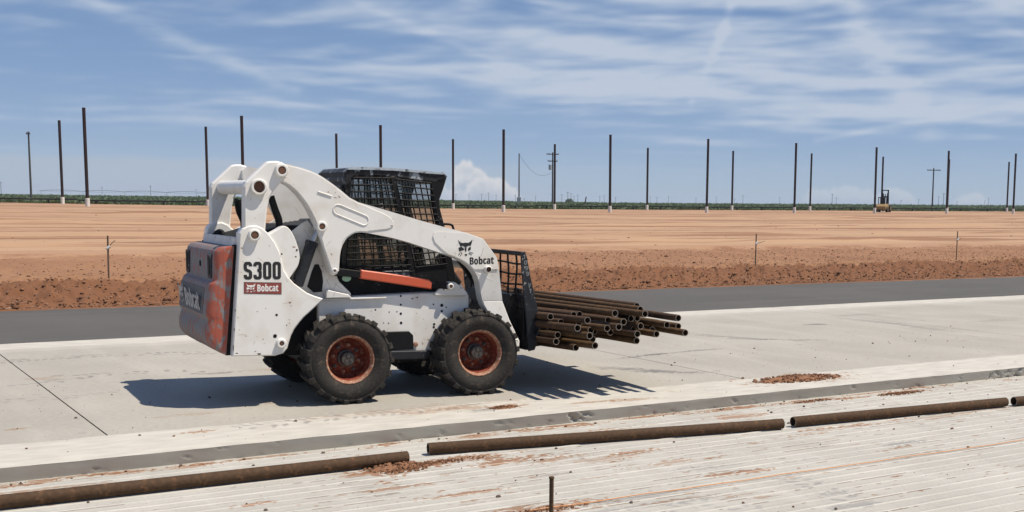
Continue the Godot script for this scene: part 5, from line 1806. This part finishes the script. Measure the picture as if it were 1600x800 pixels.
func build_carriage(L: Node3D) -> void:
	var node := Node3D.new()
	node.name = "fork_carriage"
	L.add_child(node, true)
	var st: SurfaceTool
	for s in [1.0, -1.0]:
		st = mb()
		mirror(PL([[814.5, 394.5], [821, 393], [824, 402], [829, 430], [840, 480], [845, 508], [845.5, 519], [841, 533], [836, 547], [826.5, 549], [823, 500], [818, 450], [815, 410]], 0.77), st, 0.745, 0.765, s, 0.004)
		var sp := obj("side_plate", st, M.scuffed_black_paint, node)
		if s > 0:
			var chars := "1099 V1"
			for k in chars.length():
				if chars[k] == " ": continue
				var lp := V(817.0 + k * 1.55, 404.5 + k * 8.9, 0.767)
				lettering(chars[k], lp, 0.022 if chars[k] == "1" else 0.032, 0.044, Basis(Vector3(0, 0, 1), -0.12), M.chalk, sp, 0.0, "chalk_mark")
			for h in [[834.0, 499.0, 8.5, 4.5], [837.0, 518.0, 6.0, 10.0]]:
				st = mb()
				extrude(st, PL([[h[0] - h[2] * 0.5, h[1] + 1.5], [h[0] - 1, h[1] - h[3] * 0.4], [h[0] + h[2] * 0.5, h[1] - h[3] * 0.5], [h[0] + h[2] * 0.35, h[1] + h[3] * 0.3], [h[0] - h[2] * 0.2, h[1] + h[3] * 0.5]], 0.766), 0.764, 0.7665, 0.0)
				obj("slot", st, M.black, sp)
	var top := V(816, 396, 0.755)
	var bx := top.x + 0.02
	st = mb()
	box(st, Vector3(bx, top.y - 0.005, 0), Vector3(0.045, 0.04, 1.49), Basis.IDENTITY, 0.005)
	obj("top_rail", st, M.black_paint, node)
	for k in 7:
		st = mb()
		var z := -0.57 + k * 0.19
		var pts := []
		for i in 7: pts.append(Vector3(bx + 0.006 * sin(i * 1.3 + k), top.y - i * 0.08, z + 0.008 * sin(i * 0.9 + k * 2.0)))
		tube(st, pts, 0.0105, 7)
		obj("guard_bar", st, M.black_paint, node)
	for j in 4:
		st = mb()
		var pts := []
		for i in 17: pts.append(Vector3(bx + 0.012, top.y - 0.105 * (j + 1) + 0.006 * sin(i * 0.8 + j), -0.74 + i * 0.0925))
		tube(st, pts, 0.010, 7)
		obj("guard_bar", st, M.black_paint, node)
	# lower frame and the coupler that the arms carry
	st = mb()
	box(st, Vector3(bx + 0.02, 0.86, 0), Vector3(0.05, 0.12, 1.49), Basis.IDENTITY, 0.006)
	obj("upper_beam", st, M.black_paint, node)
	st = mb()
	box(st, Vector3(bx + 0.05, 0.45, 0), Vector3(0.06, 0.12, 1.49), Basis.IDENTITY, 0.006)
	obj("lower_beam", st, M.black_paint, node)
	st = mb()
	extrude(st, PackedVector2Array([Vector2(1.66, 0.40), Vector2(1.80, 0.38), Vector2(1.80, 0.93), Vector2(1.72, 0.93), Vector2(1.62, 0.70)]), -0.56, 0.56, 0.01)
	obj("coupler", st, M.black_paint, node)
	for z in [-0.62, 0.62]:
		st = mb()
		box(st, Vector3(bx + 0.03, 0.65, z), Vector3(0.04, 0.46, 0.20), Basis.IDENTITY, 0.005)
		obj("back_plate", st, M.black_paint, node)
	for z in [-0.42, 0.42]:
		st = mb()
		extrude(st, PackedVector2Array([Vector2(1.85, 0.37), Vector2(3.26, 0.485), Vector2(3.27, 0.497), Vector2(1.90, 0.425), Vector2(1.89, 0.98), Vector2(1.85, 0.98)]), z - 0.06, z + 0.06, 0.006)
		obj("fork_tine", st, M.black_paint, node)
	# tilt cylinders between arms and coupler
	for z in [-0.30, 0.30]:
		st = mb()
		cyl(st, Vector3(1.30, 1.28, z), Vector3(1.52, 0.98, z), 0.045, -1.0, 16, 0.006)
		var t := obj("tilt_cylinder", st, M.black_paint, node)
		st = mb()
		cyl(st, Vector3(1.52, 0.98, z), Vector3(1.69, 0.74, z), 0.024, -1.0, 12)
		obj("cylinder_rod", st, M.bright_steel, t)
	st = mb()
	cyl(st, Vector3(1.40, 1.22, -0.62), Vector3(1.40, 1.22, 0.62), 0.05, -1.0, 18)
	obj("arm_cross_tube", st, M.dusty_white_paint, node)

func build_load() -> void:
	# pipes lying across the forks, in loader axes: end pixel, lz of that end, rise towards the camera
	var r := 0.033
	var ends := [[902.5, 512.6, 1.62, 0.040], [921.5, 524.5, 1.60, 0.042], [930, 540, 1.60, 0.042], [918, 500.5, 1.50, 0.035], [948.8, 513, 1.60, 0.036], [961, 489.5, 1.55, 0.025], [967, 511, 1.68, 0.03], [974.5, 503, 1.50, 0.03], [1008, 490.6, 1.62, 0.02], [996, 522, 1.62, 0.02], [995, 532.5, 1.58, 0.02], [1026, 522, 1.55, 0.012], [1060, 497, 1.62, 0.008], [1042, 507.5, 1.50, 0.01], [1071, 520, 1.62, 0.008], [995, 478, 1.22, 0.015], [1000.5, 483.5, 1.42, 0.015], [1001, 509.5, 1.45, 0.018], [905, 504, 1.25, 0.038], [923, 516, 1.34, 0.04], [926, 530, 1.36, 0.04], [950, 500, 1.28, 0.03], [990, 515, 1.36, 0.018], [1060, 510, 1.40, 0.01], [900, 543, 1.28, 0.042]]
	var lens := [3.1, 3.3, 3.2, 3.0, 3.25, 3.1, 3.3, 3.0, 3.2, 3.15]
	var bs := Basis(Vector3(0, 1, 0), LYAW)
	var rows := []
	var mids := []
	for e in ends:
		var a := V(e[0], e[1], e[2])
		rows.append([a, e[3]])
		mids.append(Vector2(a.x, a.y - e[3] * a.z))
	# the ones buried in the bundle, ending short of those above
	rng.seed = 33
	for i in 24:
		for j in 8:
			var x := 1.935 + i * 0.067 + (0.033 if j % 2 else 0.0)
			var rise := lerpf(0.042, 0.008, clampf((x - 2.0) / 1.1, 0.0, 1.0))
			var y := 0.462 + 0.052 * (x - 1.9) + j * 0.0585
			var top := 0.80 - 0.16 * maxf(0.0, x - 2.75) + 0.12 * minf(0.0, x - 2.3)
			if x > 3.20 or y > top - 0.05: continue
			var free := true
			for q in mids:
				if q.distance_to(Vector2(x, y)) < 0.0665: free = false
			if not free: continue
			mids.append(Vector2(x, y))
			var z := rng.randf_range(0.88, 1.24)
			rows.append([Vector3(x, y + rise * z, z), rise])
	var k := 0
	for row in rows:
		var a: Vector3 = row[0]
		var ln: float = lens[k % lens.size()]
		var b := a + Vector3(0.0, -row[1], -1.0).normalized() * ln
		var lab := "rusty brown open-ended pipe standing out of the bundle across the loader's forks" if k < ends.size() else "dark rusty pipe buried in the bundle across the loader's forks"
		pipe_thing("loaded_pipe", LOADER + bs * a, LOADER + bs * b, r, 0.005, M.rust_steel if k % 3 and k < ends.size() else M.rust_steel_dark, lab, "pipes carried across the forks" if k < ends.size() else "pipes buried in the bundle")
		k += 1

func _ready() -> void:
	setup_camera()
	setup_light()
	make_materials()
	build_pavement()
	build_earth()
	build_columns()
	build_far_things()
	build_stakes()
	build_loader()
	build_load()
	build_ground_pipes()
	build_soil()
